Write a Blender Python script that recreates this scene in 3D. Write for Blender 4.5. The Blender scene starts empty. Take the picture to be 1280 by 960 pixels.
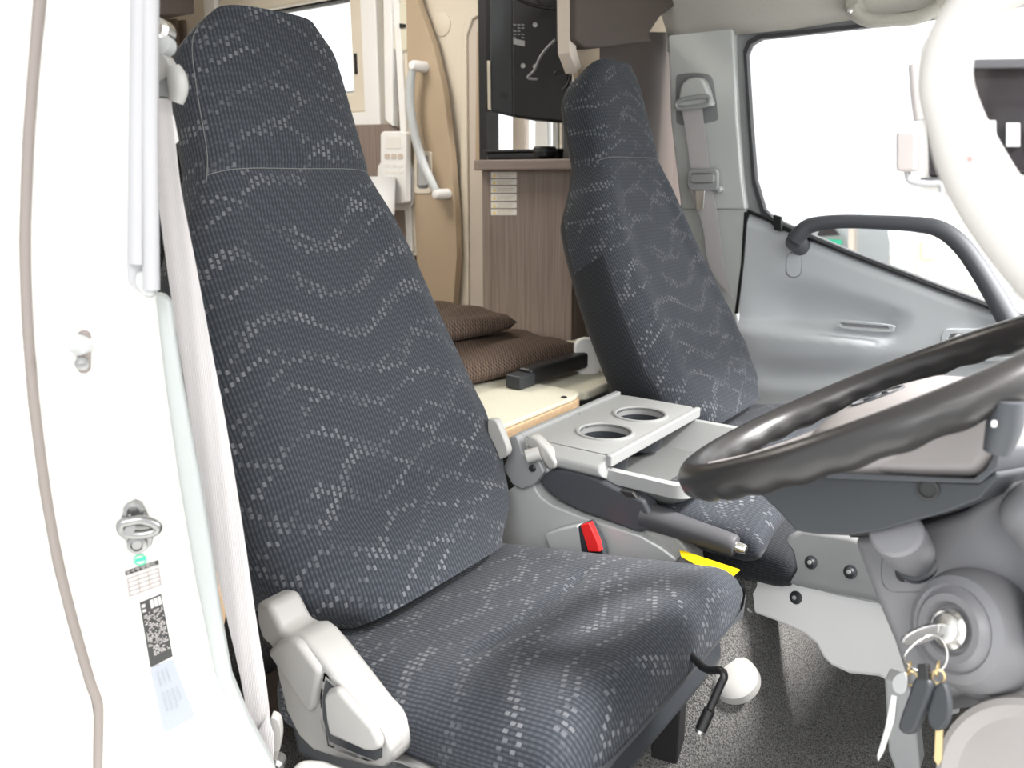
import bpy, bmesh, math, random
from math import sin, cos, pi, radians, hypot, atan
from mathutils import Vector as V, Matrix
random.seed(4)
sc = bpy.context.scene
COL = sc.collection

# ------------------------------------------------------------------ camera
F, YH, XV = 1017.0, 219.0, -800.0
CAM = V((.682, -.765, .952))
PITCH = atan((480-YH)/F)
AZ = pi/2 - atan((640-XV)/hypot(F, 480-YH))
RT = V((cos(AZ), sin(AZ), 0)); HD = V((-sin(AZ), cos(AZ), 0))
FW = HD*cos(PITCH) + V((0, 0, -sin(PITCH))); UP = HD*sin(PITCH) + V((0, 0, cos(PITCH)))
cd = bpy.data.cameras.new('camera'); cam = bpy.data.objects.new('camera', cd); COL.objects.link(cam)
cam.location = CAM
M = Matrix((RT, UP, -FW)).transposed(); cam.rotation_euler = M.to_euler()
cd.sensor_width = 36; cd.lens = 36*F/1280; cd.clip_start = .02
cd.dof.use_dof = True; cd.dof.focus_distance = 1.15; cd.dof.aperture_fstop = 7.0
sc.camera = cam
# ------------------------------------------------------------------ light
w = bpy.data.worlds.new('world'); sc.world = w; w.use_nodes = True
bg = w.node_tree.nodes['Background']; bg.inputs[0].default_value = (.95, .975, 1, 1); bg.inputs[1].default_value = 1.1
def area(name, loc, target, size, power, color=(1, 1, 1), sy=None):
    l = bpy.data.lights.new(name, 'AREA'); l.energy = power; l.color = color; l.size = size
    if sy: l.shape = 'RECTANGLE'; l.size_y = sy
    o = bpy.data.objects.new(name, l); COL.objects.link(o); o.location = loc
    o.rotation_euler = (V(target)-V(loc)).to_track_quat('-Z', 'Y').to_euler(); return o
area('added_light', (2.2, -3.2, 3.6), (0, 0, .5), 2.2, 90, (1, .98, .96))  # unseen light added outside the open driver's side
area('added_light', (3.6, 1.3, 5.0), (.3, .1, .5), .9, 800, (1, .97, .95))  # unseen light added so the cushion front is lit and its rear shaded
area('added_light', (4.5, 1.8, 3.2), (.4, .6, .6), 2.2, 200, (1, .98, .97))  # unseen light added to brighten the cab through the windscreen
sc.view_settings.view_transform = 'Standard'; sc.view_settings.look = 'None'
sc.view_settings.gamma = 1; sc.view_settings.exposure = 0.75

# ------------------------------------------------------------------ pixel rays cut with real planes
def ray(x, y): return FW + RT*((x-640)/F) + UP*((480-y)/F)
def hit(x, y, pl):
    n, c = pl; r = ray(x, y); return CAM + r*((c-n.dot(CAM))/n.dot(r))
def PX(v): return (V((1, 0, 0)), v)
def PY(v): return (V((0, -1, 0)), -v)
def PZ(v): return (V((0, 0, 1)), v)
def PN(n, p): n = V(n).normalized(); return (n, n.dot(V(p)))
def pts(px, pl): return [hit(x, y, pl) for x, y in px]
def cr(p, k=5, closed=True):
    out = []; n = len(p); p = [V(q) for q in p]
    rng = range(n) if closed else range(n-1)
    for i in rng:
        a = p[(i-1) % n] if closed or i > 0 else p[i]; b = p[i]; c = p[(i+1) % n]
        d = p[(i+2) % n] if closed or i < n-2 else p[i+1]
        for j in range(k):
            t = j/k
            out.append(.5*((2*b)+(c-a)*t+(2*a-5*b+4*c-d)*t*t+(3*b-a-3*c+d)*t**3))
    if not closed: out.append(p[-1])
    return out
def rr(x0, y0, x1, y1, r, k=4):
    o = []
    for cx, cy, a in ((x1-r, y0+r, -90), (x1-r, y1-r, 0), (x0+r, y1-r, 90), (x0+r, y0+r, 180)):
        for j in range(k+1): t = radians(a+90*j/k); o.append((cx+r*cos(t), cy+r*sin(t)))
    return o
# ------------------------------------------------------------------ materials
class N:
    def __init__(s, nt, out): s.nt = nt; s.o = out
    def _m(s, op, *a):
        n = s.nt.nodes.new('ShaderNodeMath'); n.operation = op
        for i, v in enumerate((s,)+a):
            if isinstance(v, N): s.nt.links.new(v.o, n.inputs[i])
            else: n.inputs[i].default_value = v
        return N(s.nt, n.outputs[0])
    def __add__(s, b): return s._m('ADD', b)
    def __sub__(s, b): return s._m('SUBTRACT', b)
    def __mul__(s, b): return s._m('MULTIPLY', b)
    def sin(s): return s._m('SINE')
    def floor(s): return s._m('FLOOR')
    def fract(s): return s._m('FRACT')
    def abs(s): return s._m('ABSOLUTE')
    def lt(s, b): return s._m('LESS_THAN', b)
    def gt(s, b): return s._m('GREATER_THAN', b)
    def mx(s, b): return s._m('MAXIMUM', b)
def newmat(name, col, rough=.5, metal=0, coat=0, spec=.5):
    m = bpy.data.materials.new(name); m.use_nodes = True
    b = m.node_tree.nodes['Principled BSDF']
    b.inputs['Base Color'].default_value = (*col, 1); b.inputs['Roughness'].default_value = rough
    b.inputs['Metallic'].default_value = metal; b.inputs['Coat Weight'].default_value = coat
    b.inputs['Specular IOR Level'].default_value = spec
    return m, m.node_tree, b
def s2l(*c): return tuple(((v/255)/12.92 if v < 11 else (((v/255)+.055)/1.055)**2.4) for v in c)
def noise_bump(nt, b, scale, strength, dist=.001, detail=3, coord='Object'):
    tc = nt.nodes.new('ShaderNodeTexCoord'); n = nt.nodes.new('ShaderNodeTexNoise')
    n.inputs['Scale'].default_value = scale; n.inputs['Detail'].default_value = detail
    nt.links.new(tc.outputs[coord], n.inputs['Vector'])
    bp = nt.nodes.new('ShaderNodeBump'); bp.inputs['Strength'].default_value = strength; bp.inputs['Distance'].default_value = dist
    nt.links.new(n.outputs['Fac'], bp.inputs['Height']); nt.links.new(bp.outputs[0], b.inputs['Normal'])
    return n, bp
def mix(nt, fac, a, b_):
    m = nt.nodes.new('ShaderNodeMix'); m.data_type = 'RGBA'
    if isinstance(fac, N): fac = fac.o
    nt.links.new(fac, m.inputs[0])
    for i, v in ((6, a), (7, b_)):
        if isinstance(v, tuple): m.inputs[i].default_value = (*v, 1)
        else: nt.links.new(v, m.inputs[i])
    return m.outputs[2]
def plastic(name, col, rough=.5, grain=.25, scale=900, spec=.5):
    m, nt, b = newmat(name, col, rough, spec=spec); n, _ = noise_bump(nt, b, scale, grain, .0004)
    m2 = nt.nodes.new('ShaderNodeTexNoise'); m2.inputs['Scale'].default_value = 9
    tc = nt.nodes.new('ShaderNodeTexCoord'); nt.links.new(tc.outputs['Object'], m2.inputs['Vector'])
    c = mix(nt, m2.outputs['Fac'], tuple(v*.95 for v in col), tuple(min(1, v*1.05) for v in col)); nt.links.new(c, b.inputs['Base Color'])
    return m
def fabric(name, base, light, dash, period=.062, amp=1.0, dashes=True):
    m, nt, b = newmat(name, base, .85, spec=.25)
    uv = nt.nodes.new('ShaderNodeUVMap'); sp = nt.nodes.new('ShaderNodeSeparateXYZ'); nt.links.new(uv.outputs[0], sp.inputs[0])
    u, v = N(nt, sp.outputs[0]), N(nt, sp.outputs[1])
    cw, ch = .0086, .0085
    uc = (u*(1/cw)).floor()
    us = uc*cw
    stag = (uc*.5).fract()                       # alternate columns half a cell apart
    vq = v*(1/ch)+stag
    vs = (vq.floor())*ch
    f1 = vs*(1/period) + (us*27+vs*6).sin()*.36*amp + (us*11-vs*13).sin()*.22
    f2 = vs*(1/period*.83) - (us*24-vs*7+1.3).sin()*.42*amp + (us*8+vs*19).sin()*.22
    l1 = (f1.fract()-.5).abs().lt(.078); l2 = (f2.fract()-.5).abs().lt(.068)
    cell = ((u*(1/cw)).fract()-.5).abs().lt(.24)*((vq.fract()-.45).abs().lt(.36))
    cb = nt.nodes.new('ShaderNodeCombineXYZ'); nt.links.new(us.o, cb.inputs[0]); nt.links.new(vs.o, cb.inputs[1])
    nz = nt.nodes.new('ShaderNodeTexNoise'); nz.inputs['Scale'].default_value = 16; nt.links.new(cb.outputs[0], nz.inputs['Vector'])
    brk = N(nt, nz.outputs['Fac'])
    msk = l1.mx(l2)*cell*((brk-.34)*3.2)._m('MINIMUM', 1.0)._m('MAXIMUM', 0.0)
    # ribs of the weave
    rib = (u*(2*pi/.0052)).sin()*.5+.5
    tick = ((v*(2*pi/.0085)+stag*pi).sin()).gt(.0)
    fine = nt.nodes.new('ShaderNodeTexNoise'); fine.inputs['Scale'].default_value = 900; nt.links.new(uv.outputs[0], fine.inputs['Vector'])
    ribm = rib*(tick*.45+.55)*(N(nt, fine.outputs['Fac'])*.8+.6)
    c = mix(nt, ribm, base, light)
    if dashes: c = mix(nt, msk, c, dash)
    nt.links.new(c, b.inputs['Base Color'])
    bp = nt.nodes.new('ShaderNodeBump'); bp.inputs['Strength'].default_value = .35; bp.inputs['Distance'].default_value = .0008
    nt.links.new((ribm+msk*.4).o, bp.inputs['Height']); nt.links.new(bp.outputs[0], b.inputs['Normal'])
    b.inputs['Sheen Weight'].default_value = .08; b.inputs['Sheen Roughness'].default_value = .5
    return m
def wood(name, a, b_, axis='Z', scale=1.0):
    m, nt, b = newmat(name, a, .45)
    tc = nt.nodes.new('ShaderNodeTexCoord'); mp = nt.nodes.new('ShaderNodeMapping'); nt.links.new(tc.outputs['Object'], mp.inputs[0])
    mp.inputs['Scale'].default_value = (60*scale, 60*scale, 1.5*scale) if axis == 'Z' else (1.5*scale, 60*scale, 60*scale)
    n = nt.nodes.new('ShaderNodeTexNoise'); n.inputs['Scale'].default_value = 3; n.inputs['Detail'].default_value = 6; nt.links.new(mp.outputs[0], n.inputs[0])
    r = nt.nodes.new('ShaderNodeMapRange'); r.inputs[1].default_value = .3; r.inputs[2].default_value = .7; nt.links.new(n.outputs['Fac'], r.inputs[0])
    nt.links.new(mix(nt, r.outputs[0], a, b_), b.inputs['Base Color']); return m
def carpet(name, a, b_, scale=320, bump=.8):
    m, nt, b = newmat(name, a, .95, spec=.15)
    n, bp = noise_bump(nt, b, scale, bump, .004, 4)
    r = nt.nodes.new('ShaderNodeMapRange'); r.inputs[1].default_value = .35; r.inputs[2].default_value = .65; nt.links.new(n.outputs['Fac'], r.inputs[0])
    nt.links.new(mix(nt, r.outputs[0], a, b_), b.inputs['Base Color']); return m
def mesh_cloth(name, a, b_, s=.004):
    m, nt, b = newmat(name, a, .8, spec=.3)
    tc = nt.nodes.new('ShaderNodeTexCoord'); sp = nt.nodes.new('ShaderNodeSeparateXYZ'); nt.links.new(tc.outputs['Object'], sp.inputs[0])
    x, y = N(nt, sp.outputs[0]), N(nt, sp.outputs[1])
    k = (x*(2*pi/s)).sin()*((y*(2*pi/s)).sin())
    kk = k*.5+.5
    nt.links.new(mix(nt, kk, a, b_), b.inputs['Base Color'])
    bp = nt.nodes.new('ShaderNodeBump'); bp.inputs['Strength'].default_value = .5; bp.inputs['Distance'].default_value = .001
    nt.links.new(kk.o, bp.inputs['Height']); nt.links.new(bp.outputs[0], b.inputs['Normal']); return m
MT = {}
MT['paint'] = newmat('white_paint', (.60, .59, .56), .35, coat=.25)[0]
MT['grey'] = plastic('light_grey_plastic', (.40, .41, .41), .45)
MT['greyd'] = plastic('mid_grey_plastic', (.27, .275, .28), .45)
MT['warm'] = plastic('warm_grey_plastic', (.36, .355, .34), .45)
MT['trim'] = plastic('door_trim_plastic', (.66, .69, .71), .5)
MT['pillar'] = plastic('pillar_trim_plastic', (.60, .62, .605), .5)
MT['greenish'] = plastic('pale_green_grey_trim', (.31, .33, .325), .5)
MT['cover'] = plastic('seat_cover_plastic', (.27, .265, .255), .5)
MT['bowh'] = plastic('pale_blue_grey_handle', (.50, .53, .54), .45)
MT['tray'] = plastic('tray_plastic', (.30, .305, .30), .45)
MT['matg'] = plastic('darker_tray_grey', (.12, .125, .12), .7)
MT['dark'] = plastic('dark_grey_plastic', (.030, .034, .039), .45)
MT['lever'] = plastic('lever_plastic', (.055, .060, .068), .5)
MT['dash'] = plastic('dash_grey_plastic', (.19, .19, .20), .42)
MT['black'] = plastic('black_plastic', (.010, .010, .011), .4)
MT['rubber'] = plastic('rubber_seal', (.05, .05, .055), .6)
MT['bar'] = plastic('pull_bar_rubber', (.085, .09, .10), .55, .8, 500)
MT['ivory'] = plastic('ivory_handle', (.46, .445, .425), .4)
MT['seam'] = plastic('grey_rubber_seam', (.19, .165, .15), .6)
MT['leather'] = plastic('wheel_leather', (.022, .021, .021), .30, .35, 700)
MT['knee'] = plastic('knee_panel_plastic', (.33, .31, .30), .5)
MT['hubm'] = plastic('wheel_hub_plastic', (.27, .25, .245), .45)
MT['silver'] = newmat('zinc_metal', (.75, .74, .72), .25, 1)[0]
MT['steel'] = newmat('brushed_steel', (.45, .45, .45), .35, 1)[0]
MT['belt'] = mesh_cloth('belt_webbing', (.54, .52, .52), (.66, .63, .63), .0022)
MT['fabric'] = fabric('seat_fabric', (.016, .019, .024), (.048, .055, .066), (.125, .13, .14))
MT['sidefab'] = fabric('seat_side_fabric', (.010, .011, .013), (.026, .029, .034), (.05, .05, .05), dashes=False)
MT['carpet'] = carpet('grey_carpet', (.05, .05, .048), (.20, .196, .188), 480, .9)
MT['darkcarpet'] = carpet('dark_carpet', (.02, .02, .02), (.06, .06, .06))
MT['cream'] = plastic('cream_wall', (.72, .66, .55), .5)
MT['creamd'] = plastic('beige_recess', (.60, .53, .46), .5)
MT['white'] = plastic('white_plastic', (.85, .85, .84), .35)
MT['tan'] = plastic('tan_panel', (.46, .36, .25), .5)
MT['wood'] = wood('taupe_wood', (.19, .145, .125), (.29, .235, .205))
MT['woodh'] = wood('taupe_wood_edge', (.20, .155, .14), (.28, .23, .205), 'X')
MT['woodd'] = wood('dark_brown_wood', (.035, .024, .02), (.06, .043, .036))
MT['bunk'] = plastic('dark_brown_bunk_lining', (.065, .050, .043), .7, .8, 400)
MT['ply'] = wood('pale_plywood', (.62, .42, .24), (.78, .56, .36), 'X')
MT['mat'] = mesh_cloth('cream_woven_mat', (.62, .60, .48), (.78, .75, .62), .005)
MT['brownmesh'] = mesh_cloth('brown_mesh_cloth', (.018, .010, .007), (.17, .12, .09), .0085)
MT['curtain'] = newmat('brown_curtain', (.22, .17, .13), .9)[0]
MT['headliner'] = carpet('beige_headliner', (.44, .43, .38), (.50, .48, .44), 500, .3)
MT['red'] = newmat('red_plastic', (.75, .02, .02), .3)[0]
MT['yellow'] = newmat('yellow_label', (.95, .66, .0), .4)[0]
MT['green'] = newmat('green_print', (.03, .45, .25), .5)[0]
MT['ink'] = newmat('dark_print', (.02, .02, .02), .5)[0]
MT['paper'] = newmat('white_label', (.82, .80, .76), .4)[0]
MT['plate'] = newmat('silver_foil_label', (.25, .27, .305), .4)[0]
MT['label'] = newmat('jamb_label', (.40, .375, .36), .4)[0]
MT['striker'] = newmat('striker_zinc', (.26, .26, .255), .3, .9)[0]
MT['bead'] = plastic('jamb_seal', (.33, .33, .34), .5)
MT['ground'] = carpet('concrete_ground', (.62, .62, .60), (.75, .75, .73), 40, .2)
MT['orange'] = newmat('amber_lens', (.8, .58, .32), .3)[0]
MT['tyre'] = MT['rubber']
g, nt, b = newmat('window_glass', (1, 1, 1), .0); b.inputs['Transmission Weight'].default_value = 1; b.inputs['IOR'].default_value = 1.02; MT['glass'] = g
g, nt, b = newmat('dark_windscreen', (.02, .018, .02), .08); MT['wind'] = g
MT['brass'] = newmat('brass_key', (.7, .55, .3), .3, 1)[0]

# ------------------------------------------------------------------ object helpers
WL = {}
def wloc(o): return WL.get(o.name, V((0, 0, 0)))
def tag(o, label=None, cat=None, group=None, kind=None):
    if label: o['label'] = label
    if cat: o['category'] = cat
    if group: o['group'] = group
    if kind: o['kind'] = kind
    return o
def empty(name, loc, label=None, cat=None, group=None, kind=None):
    o = bpy.data.objects.new(name, None); COL.objects.link(o); o.location = V(loc); o.empty_display_size = .05
    WL[o.name] = V(loc); return tag(o, label, cat, group, kind)
def mk(name, bm, mat, parent=None, bevel=0, seg=3, ang=35, sub=0, mats=None):
    bmesh.ops.recalc_face_normals(bm, faces=bm.faces[:])
    me = bpy.data.meshes.new(name)
    xs = [v.co for v in bm.verts]
    c = V(((min(v.x for v in xs)+max(v.x for v in xs))/2, (min(v.y for v in xs)+max(v.y for v in xs))/2, min(v.z for v in xs)))
    for v in bm.verts: v.co -= c
    bm.to_mesh(me); bm.free()
    for m in (mats or [MT[mat]]): me.materials.append(m)
    for p in me.polygons: p.use_smooth = True
    me.set_sharp_from_angle(angle=radians(ang))
    o = bpy.data.objects.new(name, me); COL.objects.link(o); WL[o.name] = c
    if parent: o.parent = parent; o.location = c - wloc(parent)
    else: o.location = c
    if bevel:
        md = o.modifiers.new('bevel', 'BEVEL'); md.width = bevel; md.segments = seg; md.limit_method = 'ANGLE'; md.angle_limit = radians(ang); md.harden_normals = False
        me.set_sharp_from_angle(angle=radians(180)); 
        w_ = o.modifiers.new('wn', 'WEIGHTED_NORMAL')
    if sub:
        me.set_sharp_from_angle(angle=radians(180)); s = o.modifiers.new('sub', 'SUBSURF'); s.levels = sub; s.render_levels = sub
    return o
def prism_bm(front, d, bm=None):
    bm = bm or bmesh.new(); d = V(d)
    a = [bm.verts.new(p) for p in front]; b2 = [bm.verts.new(p+d) for p in front]
    bm.faces.new(a); bm.faces.new(b2[::-1]); n = len(a)
    for i in range(n): bm.faces.new((a[i], b2[i], b2[(i+1) % n], a[(i+1) % n]))
    return bm
def slab(name, px, pl, depth, mat, parent=None, bevel=.002, smooth=0, seg=3, lift=0):
    """outline on a real plane, given true thickness away from its visible side"""
    p = pts(px, pl)
    if smooth: p = cr(p, smooth)
    n = pl[0]
    if lift: p = [q+n*lift for q in p]
    return mk(name, prism_bm(p, -n*depth), mat, parent, bevel, seg)
def ring(name, outer, inner, pl, depth, mat, parent=None, bevel=.002, smooth=0):
    a, b_ = pts(outer, pl), pts(inner, pl)
    if smooth: a, b_ = cr(a, smooth), cr(b_, smooth)
    bm = bmesh.new(); n = len(a); d = -pl[0]*depth
    A = [bm.verts.new(p) for p in a]; B = [bm.verts.new(p) for p in b_]; C = [bm.verts.new(p+d) for p in a]; D = [bm.verts.new(p+d) for p in b_]
    for i in range(n):
        j = (i+1) % n
        bm.faces.new((A[i], A[j], B[j], B[i])); bm.faces.new((C[i], D[i], D[j], C[j]))
        bm.faces.new((A[i], C[i], C[j], A[j])); bm.faces.new((B[i], B[j], D[j], D[i]))
    return mk(name, bm, mat, parent, bevel)
def box(name, lo, hi, mat, parent=None, bevel=.003, seg=3):
    bm = bmesh.new(); bmesh.ops.create_cube(bm, size=1)
    for v in bm.verts: v.co = V([(lo[i]+hi[i])/2 + v.co[i]*(hi[i]-lo[i]) for i in range(3)])
    return mk(name, bm, mat, parent, bevel, seg)
def obox(name, c, ex, ey, ez, mat, parent=None, bevel=.003, seg=3):
    c, ex, ey, ez = V(c), V(ex), V(ey), V(ez)
    bm = bmesh.new(); bmesh.ops.create_cube(bm, size=2)
    for v in bm.verts: v.co = c + ex*v.co.x + ey*v.co.y + ez*v.co.z
    return mk(name, bm, mat, parent, bevel, seg)
def tube_bm(path, r, k=14, bm=None, closed=False, flat=1.0, up=None, caps=True):
    bm = bm or bmesh.new(); n = len(path); rings = []
    rad = r if isinstance(r, (list, tuple)) else [r]*n
    prev = None
    for i, p in enumerate(path):
        if closed: t = path[(i+1) % n]-path[i-1]
        else: t = path[min(i+1, n-1)]-path[max(i-1, 0)]
        t.normalize()
        ref = up or (prev if prev is not None else (V((0, 0, 1)) if abs(t.z) < .9 else V((1, 0, 0))))
        a = (ref - t*ref.dot(t)).normalized(); prev = a; b_ = t.cross(a)
        rings.append([bm.verts.new(p + (a*cos(2*pi*j/k)*flat + b_*sin(2*pi*j/k))*rad[i]) for j in range(k)])
    for i in range(n if closed else n-1):
        A, B = rings[i], rings[(i+1) % n]
        for j in range(k): bm.faces.new((A[j], A[(j+1) % k], B[(j+1) % k], B[j]))
    if not closed and caps: bm.faces.new(rings[0][::-1]); bm.faces.new(rings[-1])
    return bm
def tube(name, path, r, mat, parent=None, k=14, smooth=0, closed=False, flat=1.0, up=None):
    path = [V(p) for p in path]
    if smooth:
        if isinstance(r, (list, tuple)):
            q = cr([V((x, 0, 0)) for x in r], smooth, closed); r = [v.x for v in q]
        path = cr(path, smooth, closed)
    return mk(name, tube_bm(path, r, k, None, closed, flat, up), mat, parent, 0, ang=50)
def lathe(name, c, axis, prof, mat, parent=None, k=32, bm=None, c0=True, c1=True):
    """prof: list of (radius, height along axis)"""
    c = V(c); ax = V(axis).normalized(); a = ax.orthogonal().normalized(); b_ = ax.cross(a)
    bm = bm or bmesh.new(); R = []
    for r, h in prof:
        R.append([bm.verts.new(c+ax*h+(a*cos(2*pi*j/k)+b_*sin(2*pi*j/k))*max(r, .00001)) for j in range(k)])
    for i in range(len(R)-1):
        for j in range(k): bm.faces.new((R[i][j], R[i][(j+1) % k], R[i+1][(j+1) % k], R[i+1][j]))
    if prof[0][0] > .0001 and c0: bm.faces.new(R[0][::-1])
    if prof[-1][0] > .0001 and c1: bm.faces.new(R[-1])
    bmesh.ops.remove_doubles(bm, verts=bm.verts[:], dist=.00002)
    return mk(name, bm, mat, parent, ang=30)
def loft(name, rings, mat, parent=None, caps=True, closed=True, ang=60, uvs=None, mats=None, matidx=None, sub=0):
    bm = bmesh.new(); R = [[bm.verts.new(p) for p in r] for r in rings]; k = len(R[0])
    uvl = bm.loops.layers.uv.new('UVMap') if uvs else None
    for i in range(len(R)-1):
        for j in range(k if closed else k-1):
            jj = (j+1) % k
            f = bm.faces.new((R[i][j], R[i][jj], R[i+1][jj], R[i+1][j]))
            if uvl:
                for l, (a, b_) in zip(f.loops, ((i, j), (i, j+1), (i+1, j+1), (i+1, j))): l[uvl].uv = uvs(a, b_)
            if matidx: f.material_index = matidx(i, j)
    if caps:
        for rr_, s in ((R[0], -1), (R[-1], 1)):
            f = bm.faces.new(rr_ if s > 0 else rr_[::-1])
            if matidx: f.material_index = matidx(0, 0)
    return mk(name, bm, mat, parent, ang=ang, mats=mats, sub=sub)
def text(name, s, origin, ux, uy, size, mat, parent=None, thick=.0003):
    cu = bpy.data.curves.new(name, 'FONT'); cu.body = s; cu.size = 1; cu.extrude = .02
    t = bpy.data.objects.new('tmp', cu); COL.objects.link(t)
    dg = bpy.context.evaluated_depsgraph_get(); me = bpy.data.meshes.new_from_object(t.evaluated_get(dg))
    bpy.data.objects.remove(t)
    ux, uy = V(ux).normalized(), V(uy).normalized(); nz = ux.cross(uy)
    bm = bmesh.new(); bm.from_mesh(me); bpy.data.meshes.remove(me)
    for v in bm.verts: v.co = V(origin) + ux*v.co.x*size + uy*v.co.y*size + nz*v.co.z*size*.3
    return mk(name, bm, mat, parent, ang=30)

# ================================================================== SETTING
def sst(a, b_, x): t = max(0, min(1, (x-a)/(b_-a))); return t*t*(3-2*t)

struct = lambda o: tag(o, kind='structure')
YW, YC = 1.28, 1.40          # inside face of the passenger door / of the camper side wall
FLOOR = .10
# cab floor: carpet with soft waves
bm = bmesh.new(); gx, gy = 60, 70; G = []
for i in range(gx+1):
    row = []
    for j in range(gy+1):
        x, y = -.30+1.5*i/gx, -.34+1.62*j/gy
        z = FLOOR + .012*sin(x*17+y*9)*sin(y*14-x*5) + .008*sin(x*31-y*22)
        t = max(0, min(1, (x-.55)/.5)); z += .25*t*t
        z += .29*sst(.08, .36, y)*(1-sst(.62, .80, y))*(1-.8*sst(.28, .44, x))
        row.append(bm.verts.new((x, y, z)))
    G.append(row)
for i in range(gx):
    for j in range(gy): bm.faces.new((G[i][j], G[i+1][j], G[i+1][j+1], G[i][j+1]))
struct(mk('floor', bm, 'carpet'))
struct(box('floor', (-2.95, -.50, .0), (-.30, 1.45, .06), 'wood', bevel=0))
struct(box('ground', (-12, -9, -.75), (14, 22, -.70), 'ground', bevel=0))
# camper shell: left wall with two window openings, back wall, right wall, ceiling
def wall_holes(name, x0, x1, z0, z1, holes, y, th, mat):
    xs = sorted({x0, x1, *[h[0] for h in holes], *[h[1] for h in holes]}); zs = sorted({z0, z1, *[h[2] for h in holes], *[h[3] for h in holes]})
    bm = bmesh.new()
    for i in range(len(xs)-1):
        for j in range(len(zs)-1):
            cx, cz = (xs[i]+xs[i+1])/2, (zs[j]+zs[j+1])/2
            if any(h[0] < cx < h[1] and h[2] < cz < h[3] for h in holes): continue
            prism_bm([V((xs[i], y, zs[j])), V((xs[i+1], y, zs[j])), V((xs[i+1], y, zs[j+1])), V((xs[i], y, zs[j+1]))], (0, th, 0), bm)
    return mk(name, bm, mat)
def onY(x, y, Yv=YC): q = hit(x, y, PY(Yv)); return q.x, q.z
WX0, _ = onY(300, 100); WX1, WZ0 = onY(447, 116); WZ1 = onY(390, 4)[1]
TX0, TZ0 = onY(609, 196); TX1, _ = onY(712, 196); TZ1 = onY(609, 30)[1]+.12
struct(wall_holes('wall_left', -2.95, -.34, .06, 1.95, [(WX0, WX1, WZ0, WZ1), (TX0, TX1+.2, TZ0, TZ1)], YC, .05, 'cream'))
struct(wall_holes('wall_right', -2.95, -.12, .06, 1.95, [(-2.3, -1.2, .95, 1.55)], -.55, .05, 'paint'))
struct(box('wall_back', (-3.0, -.55, .06), (-2.95, 1.45, 1.95), 'cream', bevel=0))
struct(box('ceiling', (-2.95, -.55, 1.95), (.05, 1.45, 2.0), 'cream', bevel=0))
area('camper_fill_light', (-1.3, .5, 1.90), (-1.3, .5, 0), .5, 9, (1, .93, .84))  # unseen light added, with its lamp body, to brighten the camper interior
lp = empty('added_ceiling_lamp', (-1.3, .5, 1.92), 'unseen round white lamp added on the camper ceiling above the doorway', 'lamp')
lathe('added_lamp_body', (-1.3, .5, 1.95), (0, 0, -1), [(.16, 0), (.16, .02), (.15, .03), (0, .034)], 'white', lp)

# ---- window 1 (large, behind the driver's headrest)
w1 = empty('window_1', (WX0, YC, WZ0), kind='structure')
def wrect(name, x0, x1, z0, z1, t, y0, y1, mat, parent, bevel=.004):
    bm = bmesh.new()
    o = [(x0-t, z0-t), (x1+t, z0-t), (x1+t, z1+t), (x0-t, z1+t)]; i_ = [(x0, z0), (x1, z0), (x1, z1), (x0, z1)]
    A = [bm.verts.new((x, y0, z)) for x, z in o]; B = [bm.verts.new((x, y0, z)) for x, z in i_]
    C = [bm.verts.new((x, y1, z)) for x, z in o]; D = [bm.verts.new((x, y1, z)) for x, z in i_]
    for k in range(4):
        j = (k+1) % 4
        bm.faces.new((A[k], A[j], B[j], B[k])); bm.faces.new((C[k], D[k], D[j], C[j])); bm.faces.new((A[k], C[k], C[j], A[j])); bm.faces.new((B[k], B[j], D[j], D[k]))
    return mk(name, bm, mat, parent, bevel)
wrect('inner_frame', WX0, WX1, WZ0, WZ1, .07, YC-.025, YC+.04, 'cream', w1, .012)
wrect('outer_frame', WX0-.07, WX1+.07, WZ0-.07, WZ1+.07, .075, YC-.04, YC, 'white', w1, .006)
wrect('sash', WX0, WX1, WZ0, WZ1, -.012, YC+.02, YC+.035, 'grey', w1, .002)
box('window_pane', (WX0, YC+.028, WZ0), (WX1, YC+.032, WZ1), 'glass', w1, 0)
q = hit(447, 78, PY(YC-.02)); box('window_catch', (q.x-.01, YC-.03, q.z-.04), (q.x+.004, YC, q.z+.03), 'black', w1, .004)
# ---- window 2 (behind the television)
w2 = empty('window_2', (TX0, YC, TZ0), kind='structure')
wrect('window_frame', TX0+.012, TX1+.19, TZ0+.0, TZ1-.01, .03, YC-.02, YC+.05, 'black', w2, .003)
box('window_pane', (TX0, YC+.03, TZ0), (TX1+.2, YC+.033, TZ1), 'glass', w2, 0)
for a, b_, m in ((640, 656, 'creamd'), (668, 684, 'white'), (690, 697, 'grey'), (699, 706, 'cream')):
    slab('window_bar', [(a, -20), (b_, -20), (b_, 200), (a, 200)], PY(YC+.10), .03, m, w2, .004)

# ---- trims on the camper wall
p = PY(YC-.02)
struct(slab('trim_1', [(489, -30), (497, -30), (516, 315), (508, 315)], PY(YC-.05), .05, 'white', bevel=.004))
o = struct(slab('trim_2', [(478, -30), (489, -30), (491, 158), (481, 150)], PY(YC-.06), .03, 'white', bevel=.004))
struct(slab('trim_3', [(498, -30), (508, -30), (522, 320), (515, 320)], PY(YC-.04), .04, 'cream', bevel=.003))
wp = struct(slab('wall_panel', [(380, 157), (485, 155), (495, 162), (499, 175), (512, 330), (380, 340)], PY(YC-.045), .03, 'wood', bevel=.003))
wp['label'] = 'brown wood panel under the large camper window'
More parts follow.
